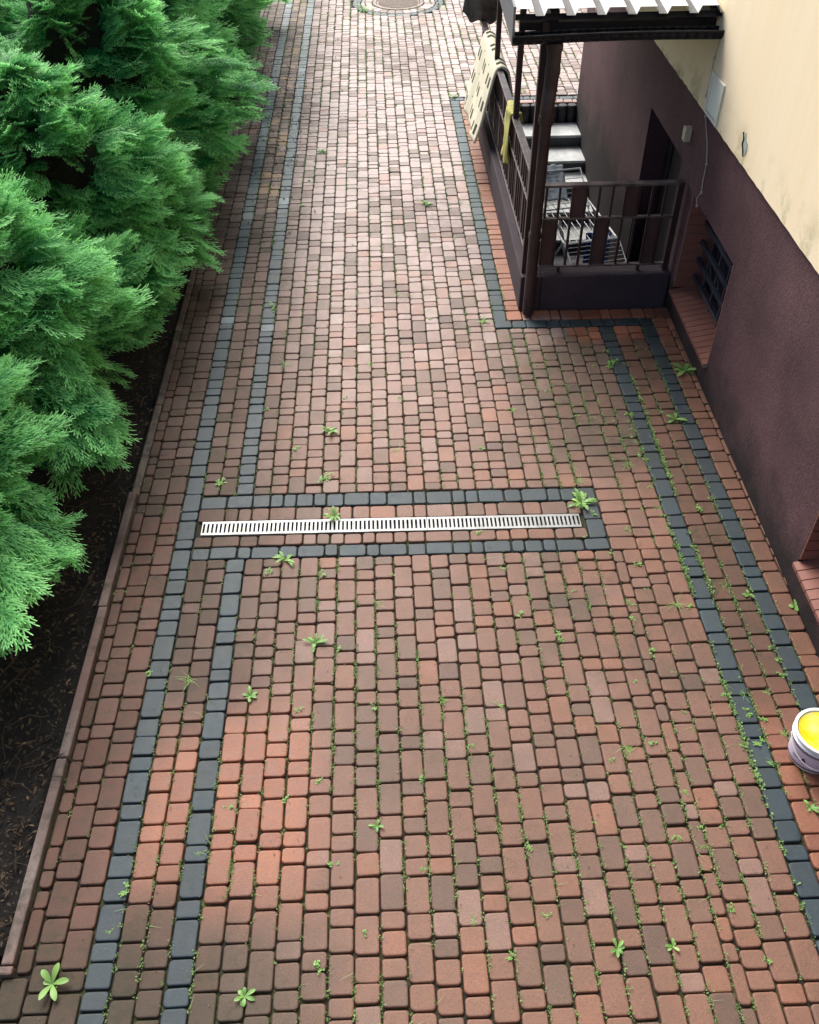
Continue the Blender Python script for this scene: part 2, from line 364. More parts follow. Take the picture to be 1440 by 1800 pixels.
lane(dark,1.757,1.87,Y0,6.29,dark_tone)
for a,b in((1.87,1.985),(1.985,2.10)): lane(red,a,b,Y0,6.29,red_tone)
lane(dark,2.10,2.21,Y0,6.40,dark_tone)
lane(red,2.21,2.325,Y0,6.40,red_tone); lane(red,2.325,2.40,Y0,6.40,red_tone,jn=False)
# porch surround
lane(dark,6.315,6.425,.92,2.10,dark_tone,'x'); lane(dark,.92,1.03,6.40,11.36,dark_tone)
lane(red,1.03,1.16,6.42,11.25,red_tone); lane(red,6.43,6.575,1.16,2.42,red_tone,'x')
lane(red,11.27,11.38,1.03,2.46,red_tone,'x'); lane(dark,11.385,11.49,.92,2.50,dark_tone,'x')
x=.92
while x<5.6: lane(red,x,x+.112,11.50,Y1,red_tone); x+=.112
# drain rows
for (a,b,mb,tn) in((4.262,4.383,dark,dark_tone),(4.136,4.258,red,red_tone),(3.918,4.012,red,red_tone),(3.812,3.914,dark,dark_tone)):
    lane(mb,a,b,-1.203,1.24 if mb is red else 1.355,tn,'x')
for a,b in((3.90,4.07),(4.07,4.245)): stone(dark,1.243,1.356,a,b,dark_tone)
# ring of stones around the manhole
def wedge(mb,r0,r1,a0,a1,tone):
    c=tone(.42,15.6); vs=[]; 
    for z,i in((-.03,0),(-.006,0),(0,.006)):
        for r,a in((r0+i,a0),(r1-i,a0),(r1-i,a1),(r0+i,a1)):
            am=(a0+a1)/2; aa=am+(a-am)*(1-(.05 if z<0 else .09)); vs.append((.42+r*math.cos(aa),15.6+r*math.sin(aa),z))
    mb.add(vs,[(0,1,5,4),(1,2,6,5),(2,3,7,6),(3,0,4,7),(4,5,9,8),(5,6,10,9),(6,7,11,10),(7,4,8,11),(8,9,10,11)],0,c)
for k in range(34): wedge(dark,.585,.70,k*math.pi/17,(k+1)*math.pi/17,dark_tone)
for k in range(26): wedge(red,.41,.575,k*math.pi/13,(k+1)*math.pi/13,red_tone)
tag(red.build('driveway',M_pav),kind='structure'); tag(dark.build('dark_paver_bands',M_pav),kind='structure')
# ---------------------------------------------------------------- planting bed and kerb
b=MB(); nx,ny=46,130
for j in range(ny+1):
    for i in range(nx+1):
        X=-1.69-4.5*(i/nx)**1.5; Y=1.56+17*(j/ny)**1.4
        z=-.035+.03*math.sin(X*5+Y*3)*math.sin(Y*4.1-X)+prng.gauss(0,.008)+.02*min(1,(-1.7-X))
        b.v.append((X,Y,z if i>0 else -.03))
for j in range(ny):
    for i in range(nx): q=j*(nx+1)+i; b.f.append((q,q+nx+1,q+nx+2,q+1)); b.m.append(0)
tag(b.build('planting_bed',M_soil,smooth=True),kind='structure')
b=MB(); y=1.50; q=0
while y<18:
    L=.98; j=prng.gauss(0,.003); z=.028+prng.gauss(0,.004); z-=.035*sm(3.2,4.6,y); b.box(-1.675+j,-1.624+j,y+.003,y+L-.003,-.06,z); y+=L
x=-1.69
b.box(-1.695,-1.62,1.40+.06,1.497,-.05,.03)
while x>-4: b.box(x-.98,x-.004,1.462+prng.gauss(0,.003),1.522,-.05,.026); x-=.985
tag(b.build('kerb',M_kerb,bevel=.008),kind='structure')
# ---------------------------------------------------------------- house
FX=2.36
house=empty('house',(3.5,4,0),'house with dark purple plinth and yellow plaster above, along the right side','house')
def wall_face(x,y0,y1,z0,z1,holes):
    ys=sorted({y0,y1}|{h[0] for h in holes}|{h[1] for h in holes}); zs=sorted({z0,z1}|{h[2] for h in holes}|{h[3] for h in holes})
    b=MB()
    for i in range(len(ys)-1):
        for k in range(len(zs)-1):
            cy,cz=(ys[i]+ys[i+1])/2,(zs[k]+zs[k+1])/2
            if any(h[0]<cy<h[1] and h[2]<cz<h[3] for h in holes): continue
            b.add([(x,ys[i],zs[k]),(x,ys[i+1],zs[k]),(x,ys[i+1],zs[k+1]),(x,ys[i],zs[k+1])],[(0,3,2,1)])
    return b
W1=(5.42,6.49,.225,1.0); W2=(2.38,3.46,.225,1.0); D=(6.90,7.99,-.89,1.10)
b=wall_face(FX,-4,11.22,-1.0,1.66,[(W[0],W[1],W[2]-.045,W[3]) for W in (W1,W2)]+[D])
b.box(FX+.003,FX+.35,11.05,11.22,-1,1.66)            # far corner return
b.add([(FX,11.22,-1),(9,11.22,-1),(9,11.22,1.66),(FX,11.22,1.66)],[(0,1,2,3)])
for (a,c,z0,z1) in (D,):   # door reveal
    b.add([(FX,c,z0),(FX+.25,c,z0),(FX+.25,c,z1),(FX,c,z1)],[(0,1,2,3)]); b.add([(FX,a,z0),(FX+.25,a,z0),(FX+.25,a,z1),(FX,a,z1)],[(3,2,1,0)])
    b.add([(FX,a,z1),(FX+.25,a,z1),(FX+.25,c,z1),(FX,c,z1)],[(0,1,2,3)])
b.shear().build('plinth_wall',M_plinth,house)
# upper plaster: front sheet with a slightly ragged drip edge, soffit, far end, roofless top above view
b=MB(); ys=[-4+i*.06 for i in range(int(15.3/.06)+1)]; ux=FX-.035
er=random.Random(3); ez=[1.592+er.gauss(0,.0022) for _ in ys]
for i in range(len(ys)-1):
    b.add([(ux,ys[i],ez[i]),(ux,ys[i+1],ez[i+1]),(ux,ys[i+1],6.8),(ux,ys[i],6.8)],[(0,3,2,1)])
    b.add([(ux,ys[i],ez[i]),(ux,ys[i+1],ez[i+1]),(FX+.05,ys[i+1],1.60),(FX+.05,ys[i],1.60)],[(0,1,2,3)])
ye=ys[-1]
b.add([(ux,ye,1.59),(9,ye,1.59),(9,ye,6.8),(ux,ye,6.8)],[(0,1,2,3)]); b.add([(ux,-4,1.59),(9,-4,1.59),(9,-4,6.8),(ux,-4,6.8)],[(3,2,1,0)])
b.add([(9,-4,-1),(9,ye,-1),(9,ye,6.8),(9,-4,6.8)],[(0,1,2,3)]); b.add([(ux,-4,6.8),(9,-4,6.8),(9,ye,6.8),(ux,ye,6.8)],[(0,1,2,3)])
b.shear().build('upper_wall',M_yel,house)
# chipped plaster patch
b=MB(); pts=[(5.70,1.755),(5.66,1.735),(5.665,1.70),(5.63,1.675),(5.60,1.655),(5.585,1.69),(5.60,1.73),(5.64,1.745),(5.66,1.775)]
b.add([(ux-.003,y,z) for y,z in pts]+[(ux+.01,y,z) for y,z in pts],[tuple(range(9))]+[(i,(i+1)%9,9+(i+1)%9,9+i) for i in range(9)])
b.shear().build('plaster_patch',noisy('bare_grey_render',(.28,.33,.31),(.4,.45,.42),20,.9),house)
b=MB(); b.tube([(ux-.004,5.705,1.765),(ux-.004,5.675,1.73),(ux-.004,5.68,1.70),(ux-.004,5.645,1.672),(ux-.004,5.62,1.645)],.005,5); b.shear().build('crack',M_black,house)
def window(W,name):
    a,c,z0,z1=W
    win=MB()
    win.box(FX+.235,FX+.275,a,a+.05,z0,z1); win.box(FX+.235,FX+.275,c-.05,c,z0,z1); win.box(FX+.235,FX+.275,a+.05,c-.05,z1-.05,z1); win.box(FX+.235,FX+.275,a+.05,c-.05,z0,z0+.05)
    win.box(FX+.235,FX+.272,(a+c)/2-.03,(a+c)/2+.03,z0+.05,z1-.05)
    f=win.shear().build('window_frame',M_frame,house)
    MB().box(FX+.255,FX+.262,a+.03,c-.03,z0+.03,z1-.03).shear().build('pane',M_glass,f)
    # tiled reveal
    g=MB(); g.add([(FX,c-.001,z0),(FX+.27,c-.001,z0),(FX+.27,c-.001,z1),(FX,c-.001,z1)],[(0,1,2,3)])
    g.add([(FX,a+.001,z0),(FX+.27,a+.001,z0),(FX+.27,a+.001,z1),(FX,a+.001,z1)],[(3,2,1,0)]); g.add([(FX,a,z1),(FX+.27,a,z1),(FX+.27,c,z1),(FX,c,z1)],[(0,1,2,3)])
    g.shear().build('reveal_grout',M_grout,house)
    t=MB(); t2=MB(); n=10; h=(z1-z0)/n
    for k in range(n):
        sp=[(.004,.265)] if k%3 else [(.004,.19),(.194,.265)]
        for s0,s1 in sp:
            t.box(FX+s0-.003,FX+s1,c-.012,c-.0015,z0+k*h+.0035,z0+(k+1)*h-.0035); t2.box(FX+s0-.003,FX+s1,a+.0015,a+.012,z0+k*h+.0035,z0+(k+1)*h-.0035)
    t.shear().build('reveal_tiles',M_tile,house,bevel=.0015); t2.shear().build('reveal_tiles',M_tile,house,bevel=.0015)
    s=MB(); n=15; h=(c-a)/n
    s.add([(FX-.022,a,z0-.031),(FX-.022,c,z0-.031),(FX+.24,c,z0+.017),(FX+.24,a,z0+.017),(FX-.022,a,z0-.05),(FX-.022,c,z0-.05),(FX+.24,c,z0-.04),(FX+.24,a,z0-.04)],[(0,3,2,1),(0,1,5,4),(4,5,6,7),(0,4,7,3),(1,2,6,5)],1)
    for k in range(n):
        y0,y1=a+k*h+.0035,a+(k+1)*h-.0035
        s.add([(FX-.028,y0,z0-.022),(FX-.028,y1,z0-.022),(FX+.235,y1,z0+.026),(FX+.235,y0,z0+.026),(FX-.028,y0,z0-.047),(FX-.028,y1,z0-.047),(FX+.235,y1,z0+.01),(FX+.235,y0,z0+.01)],[(0,3,2,1),(0,1,5,4),(4,5,6,7),(0,4,7,3),(1,2,6,5)],0)
    s.shear().build('sill',[M_tile,M_grout],house)
    g=MB()
    for z in (.33,.475,.622,.78): g.box(FX+.135,FX+.16,a+.013,c-.013,z-.018,z+.018)
    for k in range(1,5): y=a+(c-a)*k/5; g.box(FX+.160,FX+.172,y-.012,y+.012,z0+.03,z1-.02)
    for k in range(5):
        y=a+(c-a)*(k+.5)/5; g.bar((FX+.166,y-.07,.40),(FX+.166,y+.07,.55),.01,.012)
    g.shear().build('window_bars',M_frame,house,bevel=.002)
window(W1,'w'); window(W2,'w')
d=MB().box(FX+.20,FX+.24,D[0]+.003,D[1]-.003,D[2],D[3]-.003)
for (z0,z1) in((-.75,-.1),(0,.95)): 
    d.box(FX+.185,FX+.2,D[0]+.12,D[0]+.2,z0,z1).box(FX+.185,FX+.2,D[1]-.2,D[1]-.12,z0,z1)
do=d.shear().build('door',M_door,house)
MB().tube([(FX+.19,7.08,.10),(FX+.15,7.08,.10),(FX+.15,7.20,.10)],.01).shear().build('handle',M_galv,do)
# vent grille
v=MB(); x=ux
v.box(x-.014,x-.0015,6.21,6.235,1.605,1.873).box(x-.014,x-.0015,6.475,6.50,1.605,1.873).box(x-.014,x-.0015,6.235,6.475,1.605,1.628).box(x-.014,x-.0015,6.235,6.475,1.85,1.873).box(x-.004,x-.0015,6.235,6.475,1.628,1.85)
for k in range(13):
    z=1.636+k*.0165; v.add([(x-.012,6.235,z),(x-.012,6.475,z),(x-.0045,6.475,z+.012),(x-.0045,6.235,z+.012)],[(0,3,2,1)])
v.shear().build('vent_grille',M_vent,house)
c=MB(); X=ux-.009
pts=[(6.50,2.06),(6.53,1.95),(6.51,1.80),(6.53,1.70),(6.53,1.60),(6.56,1.55),(6.40,1.42),(6.32,1.30),(6.32,1.18),(6.30,1.10),(6.37,1.02),(6.33,.985)]
c.tube([(X if z>1.6 else FX-.008,y,z) for y,z in pts],.0045,6)
for y,z in pts[1::2]: c.box((X if z>1.6 else FX-.008)-.007,(X if z>1.6 else FX-.008)+.006,y-.012,y+.008,z-.007,z+.007)
c.shear().build('cable',M_cable,house)
c=MB().box(FX-.05,FX-.001,6.80,6.87,1.27,1.37); c.tube([(FX-.02,6.80,1.365),(FX-.02,6.77,1.40)],.004,5); c.shear().build('junction_box',M_box,house,bevel=.004)
# ---------------------------------------------------------------- stair pit
pit=MB(); 
pit.add([(1.30,6.70,-.89),(2.6,6.70,-.89),(2.6,11.2,-.89),(1.30,11.2,-.89)],[(0,1,2,3)])
tag(pit.build('pit_floor',M_riser),kind='structure')
lw=empty('low_wall',(1.22,8.9,0),'dark rendered low wall around the sunken basement stairs','wall')
b=MB()
def wallbox(b,x0,x1,y0,y1,z0,z1,seg=1):
    b.box(x0,x1,y0,y1,z0,z1)
wallbox(b,1.14,1.31,6.57,11.27,-.95,.30); b.box(1.31,2.355,6.57,6.73,-.95,.2995)
b.shear(.006,6.6).build('wall_body',M_low,lw,bevel=.012)
st=empty('staircase',(1.85,10,-.89),'grey concrete steps with slate risers going down to the basement door','stairs')
edges=[10.74,10.33,9.98,9.60,9.22,8.85]; zs=[-.20,-.335,-.47,-.61,-.75]
yb=11.13
for k,z in enumerate(zs):
    s=MB(); yf=edges[k]; s.box(1.312,2.46,yf,yb,z-.03,z,0); s.box(1.312,2.46,yf+.012,yb,-.885,z-.03,1)
    s.build('step',[M_conc,M_riser],st,bevel=.004); yb=yf+.01 if False else yf+.011
for k in range(10):
    x=1.37+.112*k; p=MB(); z=.0+prng.gauss(0,.006); n=10
    p.lathe([(0,-.88),(.054,-.88),(.055,z-.012),(.048,z),(0,z+.003)],x,11.19,12)
    tag(p.build('palisade_stone',M_pal,smooth=False,loc=(x,11.19,-.88)),'black round palisade stone in the row retaining the pavers at the top of the stairs','palisade stone','palisade stones above the stairs')
# ---------------------------------------------------------------- railing
rl=empty('railing',(1.25,6.65,.30),'brown steel railing with slats and panels on the low wall around the stairs','railing')
RX=1.22; RY=6.65
zt,zm,zb=1.015,.75,.36
def part(name,m,par,f,bev=.002):
    b=MB(); f(b); return b.build(name,m,par,bevel=bev)
part('top_rail',M_rail,rl,lambda b:(b.box(RX-.03,RX+.03,6.62,10.95,zt,zt+.02),b.box(RX+.031,2.348,RY-.03,RY+.03,zt,zt+.02)))
part('middle_rail',M_rail,rl,lambda b:(b.box(RX-.018,RX+.018,6.70,10.92,zm,zm+.014),b.box(RX+.02,2.345,RY-.018,RY+.018,zm,zm+.014)))
part('bottom_rail',M_rail,rl,lambda b:(b.box(RX-.018,RX+.018,6.70,10.92,zb-.014,zb),b.box(RX+.02,2.345,RY-.018,RY+.018,zb-.014,zb)))
bx=[1.295+.1022*k for k in range(11)]
for x in bx: part('baluster',M_brown,rl,lambda b:b.box(x-.009,x+.009,RY-.009,RY+.009,zb+.001,zt-.001),0)
for k in (2,6): part('panel',M_panel,rl,lambda b:b.box(bx[k]+.010,bx[k+1]-.010,RY-.004,RY+.004,zm+.016,zt-.002),0)
for k in (0,4,8): part('panel',M_panel,rl,lambda b:b.box(bx[k]+.010,bx[k+1]-.010,RY-.004,RY+.004,zb+.002,zm-.002),0)
by=[6.80+.108*k for k in range(38)]
for y in by: part('baluster',M_brown,rl,lambda b:b.box(RX-.009,RX+.009,y-.009,y+.009,zb+.001,zt-.001),0)
for k in range(2,37,4): part('panel',M_panel,rl,lambda b:b.box(RX-.004,RX+.004,by[k]+.01,by[k+1]-.01,zm+.016,zt-.002),0)
for k in range(0,37,4): part('panel',M_panel,rl,lambda b:b.box(RX-.004,RX+.004,by[k]+.01,by[k+1]-.01,zb+.002,zm-.002),0)
part('end_post',M_brown,rl,lambda b:b.box(2.30,2.345,RY-.02,RY+.019,.30,zt-.001))
for x,y in((1.45,RY),(2.1,RY),(RX,7.3),(RX,8.7),(RX,10.1)): part('foot',M_brown,rl,lambda b:b.box(x-.012,x+.012,y-.012,y+.012,.30,zb-.0145),0)
# ---------------------------------------------------------------- canopy
cn=empty('canopy',(1.7,8.5,.3),'lean-to canopy with pale corrugated sheet roof, dark gutter and downpipe over the stairs','canopy')
GZ=2.14
for y in (6.66,8.0,9.48,10.97):
    part('post',M_brown,cn,lambda b:b.box(RX-.024+(-.045 if y<7 else 0),RX+.024+(-.045 if y<7 else 0),y-.024,y+.024,(zt+.021) if y>6.7 else .301,GZ+.02+(y-6.6)*.10),.003)
part('beam',M_dark,cn,lambda b:(b.bar((RX,6.60,GZ+.06),(RX,11.1,GZ+.51),.06,.08),b.bar((2.28,6.60,GZ+.06),(2.28,11.1,GZ+.51),.05,.08),b.box(1.0,2.44,6.66,6.72,GZ-.035,GZ+.015)),0)
# corrugated sheet
b=MB(); prof=[]; x=.955
while x<2.40:
    prof+=[(x,.045,0),(x+.112,.045,1),(x+.132,0,2),(x+.186,0,1)]; x+=.205
pts=[]
for y in (6.555,11.15):
    for px,pz,_ in prof: pts.append((min(px,2.44),y,GZ+.088+pz+(y-6.6)*.10))
n=len(prof)
for k in range(n-1): b.add([pts[k],pts[k+1],pts[n+k+1],pts[n+k]],[(0,1,2,3)],0 if k%4 in(0,) else (1 if k%4==2 else 0))
o=b.build('roof_sheet',[M_roof,M_roofv],cn); s=o.modifiers.new('t','SOLIDIFY'); s.thickness=.002
# eaves trim under the sheet ends
part('eaves_trim',M_dark,cn,lambda b:(b.add([(.93,6.60,GZ+.085),(2.44,6.60,GZ+.085),(2.44,6.57,GZ+.055),(.93,6.57,GZ+.055),(.93,6.605,GZ+.05),(2.44,6.605,GZ+.05)],[(0,3,2,1),(3,4,5,2),(0,1,5,4)])),0)
# gutter: half round with rolled lip
b=MB(); gs=[]
n=10; yc=6.525; r=.062
xs_=[.935+ (2.46-.935)*k/24 for k in range(25)]
for X in xs_:
    sag=.012*math.sin((X-.935)/(1.525)*math.pi)+.012*(X-.935)/1.5
    ring=[(X,yc+r*math.cos(math.pi+math.pi*k/n),GZ+.0+sag-.02+r*math.sin(math.pi+math.pi*k/n)) for k in range(n+1)]
    gs.append(ring)
for i in range(24):
    for k in range(n): b.add([gs[i][k],gs[i+1][k],gs[i+1][k+1],gs[i][k+1]],[(0,1,2,3)])
for g_ in (gs[0],gs[-1]): b.add(g_,[tuple(range(n+1))])
b.tube([g_[0] for g_ in gs],.0075,8)
o=b.build('gutter',M_dark,cn,smooth=True); s=o.modifiers.new('t','SOLIDIFY'); s.thickness=.003
# downpipe with an offset near the top and a shoe
b=MB(); dx=1.185
b.tube([(1.225,6.52,GZ-.07),(1.225,6.52,GZ-.22),(1.22,6.52,GZ-.36),(1.208,6.50,GZ-.50),(1.21,6.50,GZ-.6)],.05,16)
b.tube([(1.21,6.50,GZ-.56),(1.205,6.49,.72)],.042,16)
b.tube([(1.205,6.49,.722),(1.205,6.485,.02)],.046,16)
for z,rr in((GZ-.10,.056),(GZ-.56,.055),(.70,.052),(GZ-.25,.054)): b.tube([(1.208 if z<1.8 else 1.225,6.5 if z<1.8 else 6.52,z-.02),(1.208 if z<1.8 else 1.225,6.5 if z<1.8 else 6.52,z+.02)],rr,16)
b.build('downpipe',M_brown,cn,smooth=False)
# side flashing: long folded sheet along the free side
b=MB(); b.add([(.925,6.48,GZ+.16),(.925,6.48,GZ-.06),(.925,11.2,GZ+.36),(.925,11.2,GZ+.66),(.94,6.48,GZ+.16),(.94,6.48,GZ-.06),(.94,11.2,GZ+.36),(.94,11.2,GZ+.66)],[(0,1,2,3),(4,7,6,5),(0,4,5,1),(1,5,6,2),(2,6,7,3),(3,7,4,0)])
b.build('side_flashing',M_fascia,cn)
# ---------------------------------------------------------------- cloths
def cloth(name,prof,y0,y1,m,label,cat,nu=40,wav=.01,flare=None,thick=.012,rim=None,seed=1,skew=0):
    r=random.Random(seed); ph=[r.uniform(0,6) for _ in range(6)]
    # resample the profile
    P_=[Vector((a,0,c)) for a,c in prof]; d=[0]
    for i in range(1,len(P_)): d.append(d[-1]+(P_[i]-P_[i-1]).length)
    nv=44; vs=[];uv=[]
    for j in range(nv+1):
        t=d[-1]*j/nv; i=max(k for k in range(len(d)) if d[k]<=t+1e-9); i=min(i,len(P_)-2); f=(t-d[i])/(d[i+1]-d[i]); p=P_[i].lerp(P_[i+1],f)
        for k in range(nu+1):
            u=k/nu; y=y0+(y1-y0)*u; hang=abs(j/nv-.5)*2
            off=wav*hang*(math.sin(u*9+ph[0]+hang*2)+.6*math.sin(u*21+ph[1])+.4*math.sin(hang*7+ph[2]+u*4))
            yy=y+(flare(u,j/nv) if flare else 0); zz=p.z+(.25*off)
            vs.append((p.x+off,yy,zz)); uv.append((u*(y1-y0),t))
    fs=[(j*(nu+1)+k,j*(nu+1)+k+1,(j+1)*(nu+1)+k+1,(j+1)*(nu+1)+k) for j in range(nv) for k in range(nu)]
    b=MB(); b.add(vs,fs); o=b.build(name,m,smooth=True); l=o.data.uv_layers.new(name='UVMap')
    for lp in o.data.loops: l.data[lp.index].uv=uv[lp.vertex_index]
    s=o.modifiers.new('t','SOLIDIFY'); s.thickness=thick; s.offset=0
    if isinstance(m,list): s.material_offset=1; s.material_offset_rim=1
    return tag(o,label,cat)
M_chk=mat('checked_blanket',rough=.95)
def chk():
    m=M_chk; uv=N(m,'ShaderNodeUVMap'); sp=N(m,'ShaderNodeSeparateXYZ'); LK(m,uv.outputs[0],sp.inputs[0])
    def band(src,per,lo,hi,off=0):
        a=N(m,'ShaderNodeMath',operation='MULTIPLY_ADD'); a.inputs[1].default_value=1/per; a.inputs[2].default_value=off; LK(m,src,a.inputs[0])
        f=N(m,'ShaderNodeMath',operation='FRACT'); LK(m,a.outputs[0],f.inputs[0]); g=N(m,'ShaderNodeMath',operation='GREATER_THAN'); g.inputs[1].default_value=lo; LK(m,f.outputs[0],g.inputs[0])
        h=N(m,'ShaderNodeMath',operation='LESS_THAN'); h.inputs[1].default_value=hi; LK(m,f.outputs[0],h.inputs[0]); q=N(m,'ShaderNodeMath',operation='MULTIPLY'); LK(m,g.outputs[0],q.inputs[0]); LK(m,h.outputs[0],q.inputs[1]); return q.outputs[0]
    U,V=sp.outputs[0],sp.outputs[1]
    a=N(m,'ShaderNodeMath',operation='ADD'); LK(m,band(U,.42,.20,.36),a.inputs[0]); LK(m,band(U,.42,.50,.66),a.inputs[1])
    q=N(m,'ShaderNodeMath',operation='MULTIPLY'); LK(m,a.outputs[0],q.inputs[0]); LK(m,band(V,.23,.22,.66),q.inputs[1])
    q2=N(m,'ShaderNodeMath',operation='MULTIPLY'); LK(m,band(U,.42,.84,.92),q2.inputs[0]); LK(m,band(V,.23,.80,.86),q2.inputs[1])
    c=mix(m,q.outputs[0],(.72,.68,.53),(.045,.045,.025)); c=mix(m,q2.outputs[0],c,(.12,.1,.08)); LK(m,c,P(m).inputs['Base Color'])
chk()
M_under=noisy('dark_green_backing',(.018,.035,.032),(.10,.16,.15),24,.95,.5,.004,80)
cloth('checked_blanket',[(1.0,.34),(1.05,.52),(1.11,.76),(1.16,.96),(1.19,1.045),(1.24,1.065),(1.30,1.02),(1.34,.85),(1.35,.40)],9.2,10.35,[M_under,M_chk],'cream blanket with dark check pattern folded over the far end of the railing','blanket',wav=.014,thick=.022,seed=4)
cloth('yellow_cloth',[(1.175,.58),(1.175,.85),(1.182,1.03),(1.19,1.043),(1.25,1.043),(1.262,1.03),(1.265,.96)],8.05,8.38,M_cloth_y,'small yellow cleaning cloth hanging over the railing beside the blanket','cloth',nu=16,wav=.022,thick=.005,flare=lambda u,v:.05*(1-v)*(.5-u),seed=2)
# ---------------------------------------------------------------- drying rack with laundry
rk=empty('drying_rack',(1.95,7.9,-.89),'white wire drying rack with wings standing at the foot of the stairs','drying rack')
z0=.02
b=MB(); A=[(1.70,7.66,z0),(2.20,7.76,z0),(2.07,8.62,z0),(1.58,8.54,z0)]
b.tube([A[0],A[1],A[2],A[3],A[0]],.010,8)
for k in range(1,8):
    t=k/8; p=Vector(A[0]).lerp(Vector(A[1]),t); q=Vector(A[3]).lerp(Vector(A[2]),t); b.tube([p,q],.0035,5)
b.build('frame',M_white,rk)
def wing(c,d,n=6):
    b=MB(); b.tube([c[0],c[1],c[2],c[3],c[0]],.009,8)
    for k in range(1,n): t=k/n; b.tube([Vector(c[0]).lerp(Vector(c[3]),t),Vector(c[1]).lerp(Vector(c[2]),t)],.0035,5)
    b.build('wing',M_white,rk)
wing([(1.70,7.64,z0),(2.22,7.74,z0),(2.26,7.50,z0-.12),(1.75,7.38,z0-.12)],0)
wing([(1.56,8.28,z0+.02),(2.06,8.38,z0+.02),(2.02,8.78,z0+.22),(1.52,8.70,z0+.22)],0,8)
for (p,q) in(((1.72,7.72,z0),(1.62,8.50,-.88)),((2.18,7.80,z0),(2.06,8.6,-.88)),((1.60,8.48,z0),(1.74,7.6,-.88)),((2.08,8.56,z0),(2.18,7.7,-.88))):
    MB().tube([p,q],.009,8).build('leg',M_white,rk)
def flat_cloth(name,fn,m,label,cat,nu=18,nv=18,th=.006,loc=None):
    b=MB(); vs=[fn(i/nu,j/nv) for j in range(nv+1) for i in range(nu+1)]
    b.add(vs,[(j*(nu+1)+i,j*(nu+1)+i+1,(j+1)*(nu+1)+i+1,(j+1)*(nu+1)+i) for j in range(nv) for i in range(nu)])
    o=b.build(name,m,smooth=True); s=o.modifiers.new('t','SOLIDIFY'); s.thickness=th; s.offset=0; return tag(o,label,cat)
def cover(u,v):
    w_=.115+.075*v**1.6; a=math.pi*2*u; ru=1+.13*math.cos(4*a+.6)*v+.06*math.cos(7*a)*v
    return (RX+math.sin(a)*w_*ru,10.93-math.cos(a)*w_*.55*ru,2.05-(2.05-ZC)*v-.03*v*math.cos(2*a)+.035*v*math.cos(4*a+.6))
ZC=1.03
flat_cloth('dark_cover',cover,M_cloth_d,'brown grey cloth cover wrapped round the far left canopy post above the blanket','cover',nu=48,nv=18,th=.006)
wv=lambda u,v,a:a*(math.sin(9*u+5*v)+math.sin(17*u-8*v+1)*.6)
flat_cloth('laundry_cloth',lambda u,v:(1.55+.30*u,8.40+.42*v,z0+.05+.17*v+.012+abs(wv(u,v,.012))),M_cloth_g,'grey blue garment spread on the far wing of the drying rack','laundry')
flat_cloth('white_cloth',lambda u,v:(1.68+.05*math.sin(v*2)+.03*u*0+.10*u,7.95+.40*v+.03*math.sin(u*6),z0+.02-.40*(1-abs(2*u-1))*0-.35*u**1.5+wv(u,v,.006)),M_cloth_w,'white cloth hanging from the left side of the drying rack','laundry')
flat_cloth('striped_towel',lambda u,v:(1.93+.22*u,7.80+.05*math.sin(u*12),z0+.015-.72*v+.01*math.sin(u*12)) if v>0 else (1.93+.22*u,7.82,z0+.018),M_blue,'blue and black striped towel hanging under the drying rack','towel')
flat_cloth('blue_bag',lambda u,v:(1.87+.15*u,7.70+.06*math.sin(u*3.1)*-1,-.30-.58*v),M_bag,'deep blue bag standing under the drying rack','bag',th=.06)
b=MB(); b.box(1.66,1.72,7.30,7.36,-.89,-.50); tag(b.build('white_carton',M_pail,bevel=.004),'narrow white carton standing in front of the drying rack','box')
flat_cloth('grey_rag',lambda u,v:(1.48+.12*u+.02*math.sin(v*5),7.36+.05*math.sin(u*7+v*3),-.25-.6*v),M_cloth_g,'pale grey cloth hanging by the inner corner of the low wall','cloth')
# ---------------------------------------------------------------- drain grate
dr=empty('drain_channel',(.02,4.075,0),'long galvanised slotted drain grate set across the driveway','drain')
sl=-.0148
def gy(x): return 4.0745+sl*(x-.02)
segs=[(-1.167,-.216),(-.213,.245),(.248,1.212)]
for a,c in segs:
    b=MB(); w2=.0585; z1=.004
    def q(x0,x1,y0,y1,z0,z1):
        b.add([(x0,gy(x0)+y0,z0),(x1,gy(x1)+y0,z0),(x1,gy(x1)+y1,z0),(x0,gy(x0)+y1,z0),(x0,gy(x0)+y0,z1),(x1,gy(x1)+y0,z1),(x1,gy(x1)+y1,z1),(x0,gy(x0)+y1,z1)],[(0,3,2,1),(4,5,6,7),(0,1,5,4),(1,2,6,5),(2,3,7,6),(3,0,4,7)])
    q(a,c,-w2,-.040,-.018,z1); q(a,c,.040,w2,-.018,z1)
    n=round((c-a)/.0262); pt=(c-a)/n
    for k in range(n+1):
        x0=max(a,a+k*pt-.0068); x1=min(c,a+k*pt+.0068); q(x0,x1,-.0398,.0398,-.012,z1-.0005)
    b.build('grate',M_galv,dr)
b=MB(); q_=[(-1.18,4.03+.018,0)]
b.add([(x,gy(x)+y,z) for z in(-.010,) for x,y in((-1.175,-.062),(1.22,-.062),(1.22,.062),(-1.175,.062))],[(0,1,2,3)])
b.v=[(x,y,-.0158) for x,y,z in b.v]
b.build('channel',M_black,dr)
# manhole
mh=empty('manhole',(.42,15.6,0),'round cast iron manhole cover at the far end of the driveway','manhole cover')
b=MB(); b.lathe([(0,.004),(.33,.004),(.335,.001),(.335,-.02)],.42,15.6,40)
for k in range(-11,12):
    y=k*.028; h=math.sqrt(max(0,.31**2-y*y)); b.box(.42-h,.42+h,15.6+y-.007,15.6+y+.007,.0041,.010)
b.build('cover',M_iron,mh)
MB().lathe([(.345,-.02),(.345,.006),(.395,.006),(.395,-.02)],.42,15.6,40).build('cover_frame',M_iron,mh)
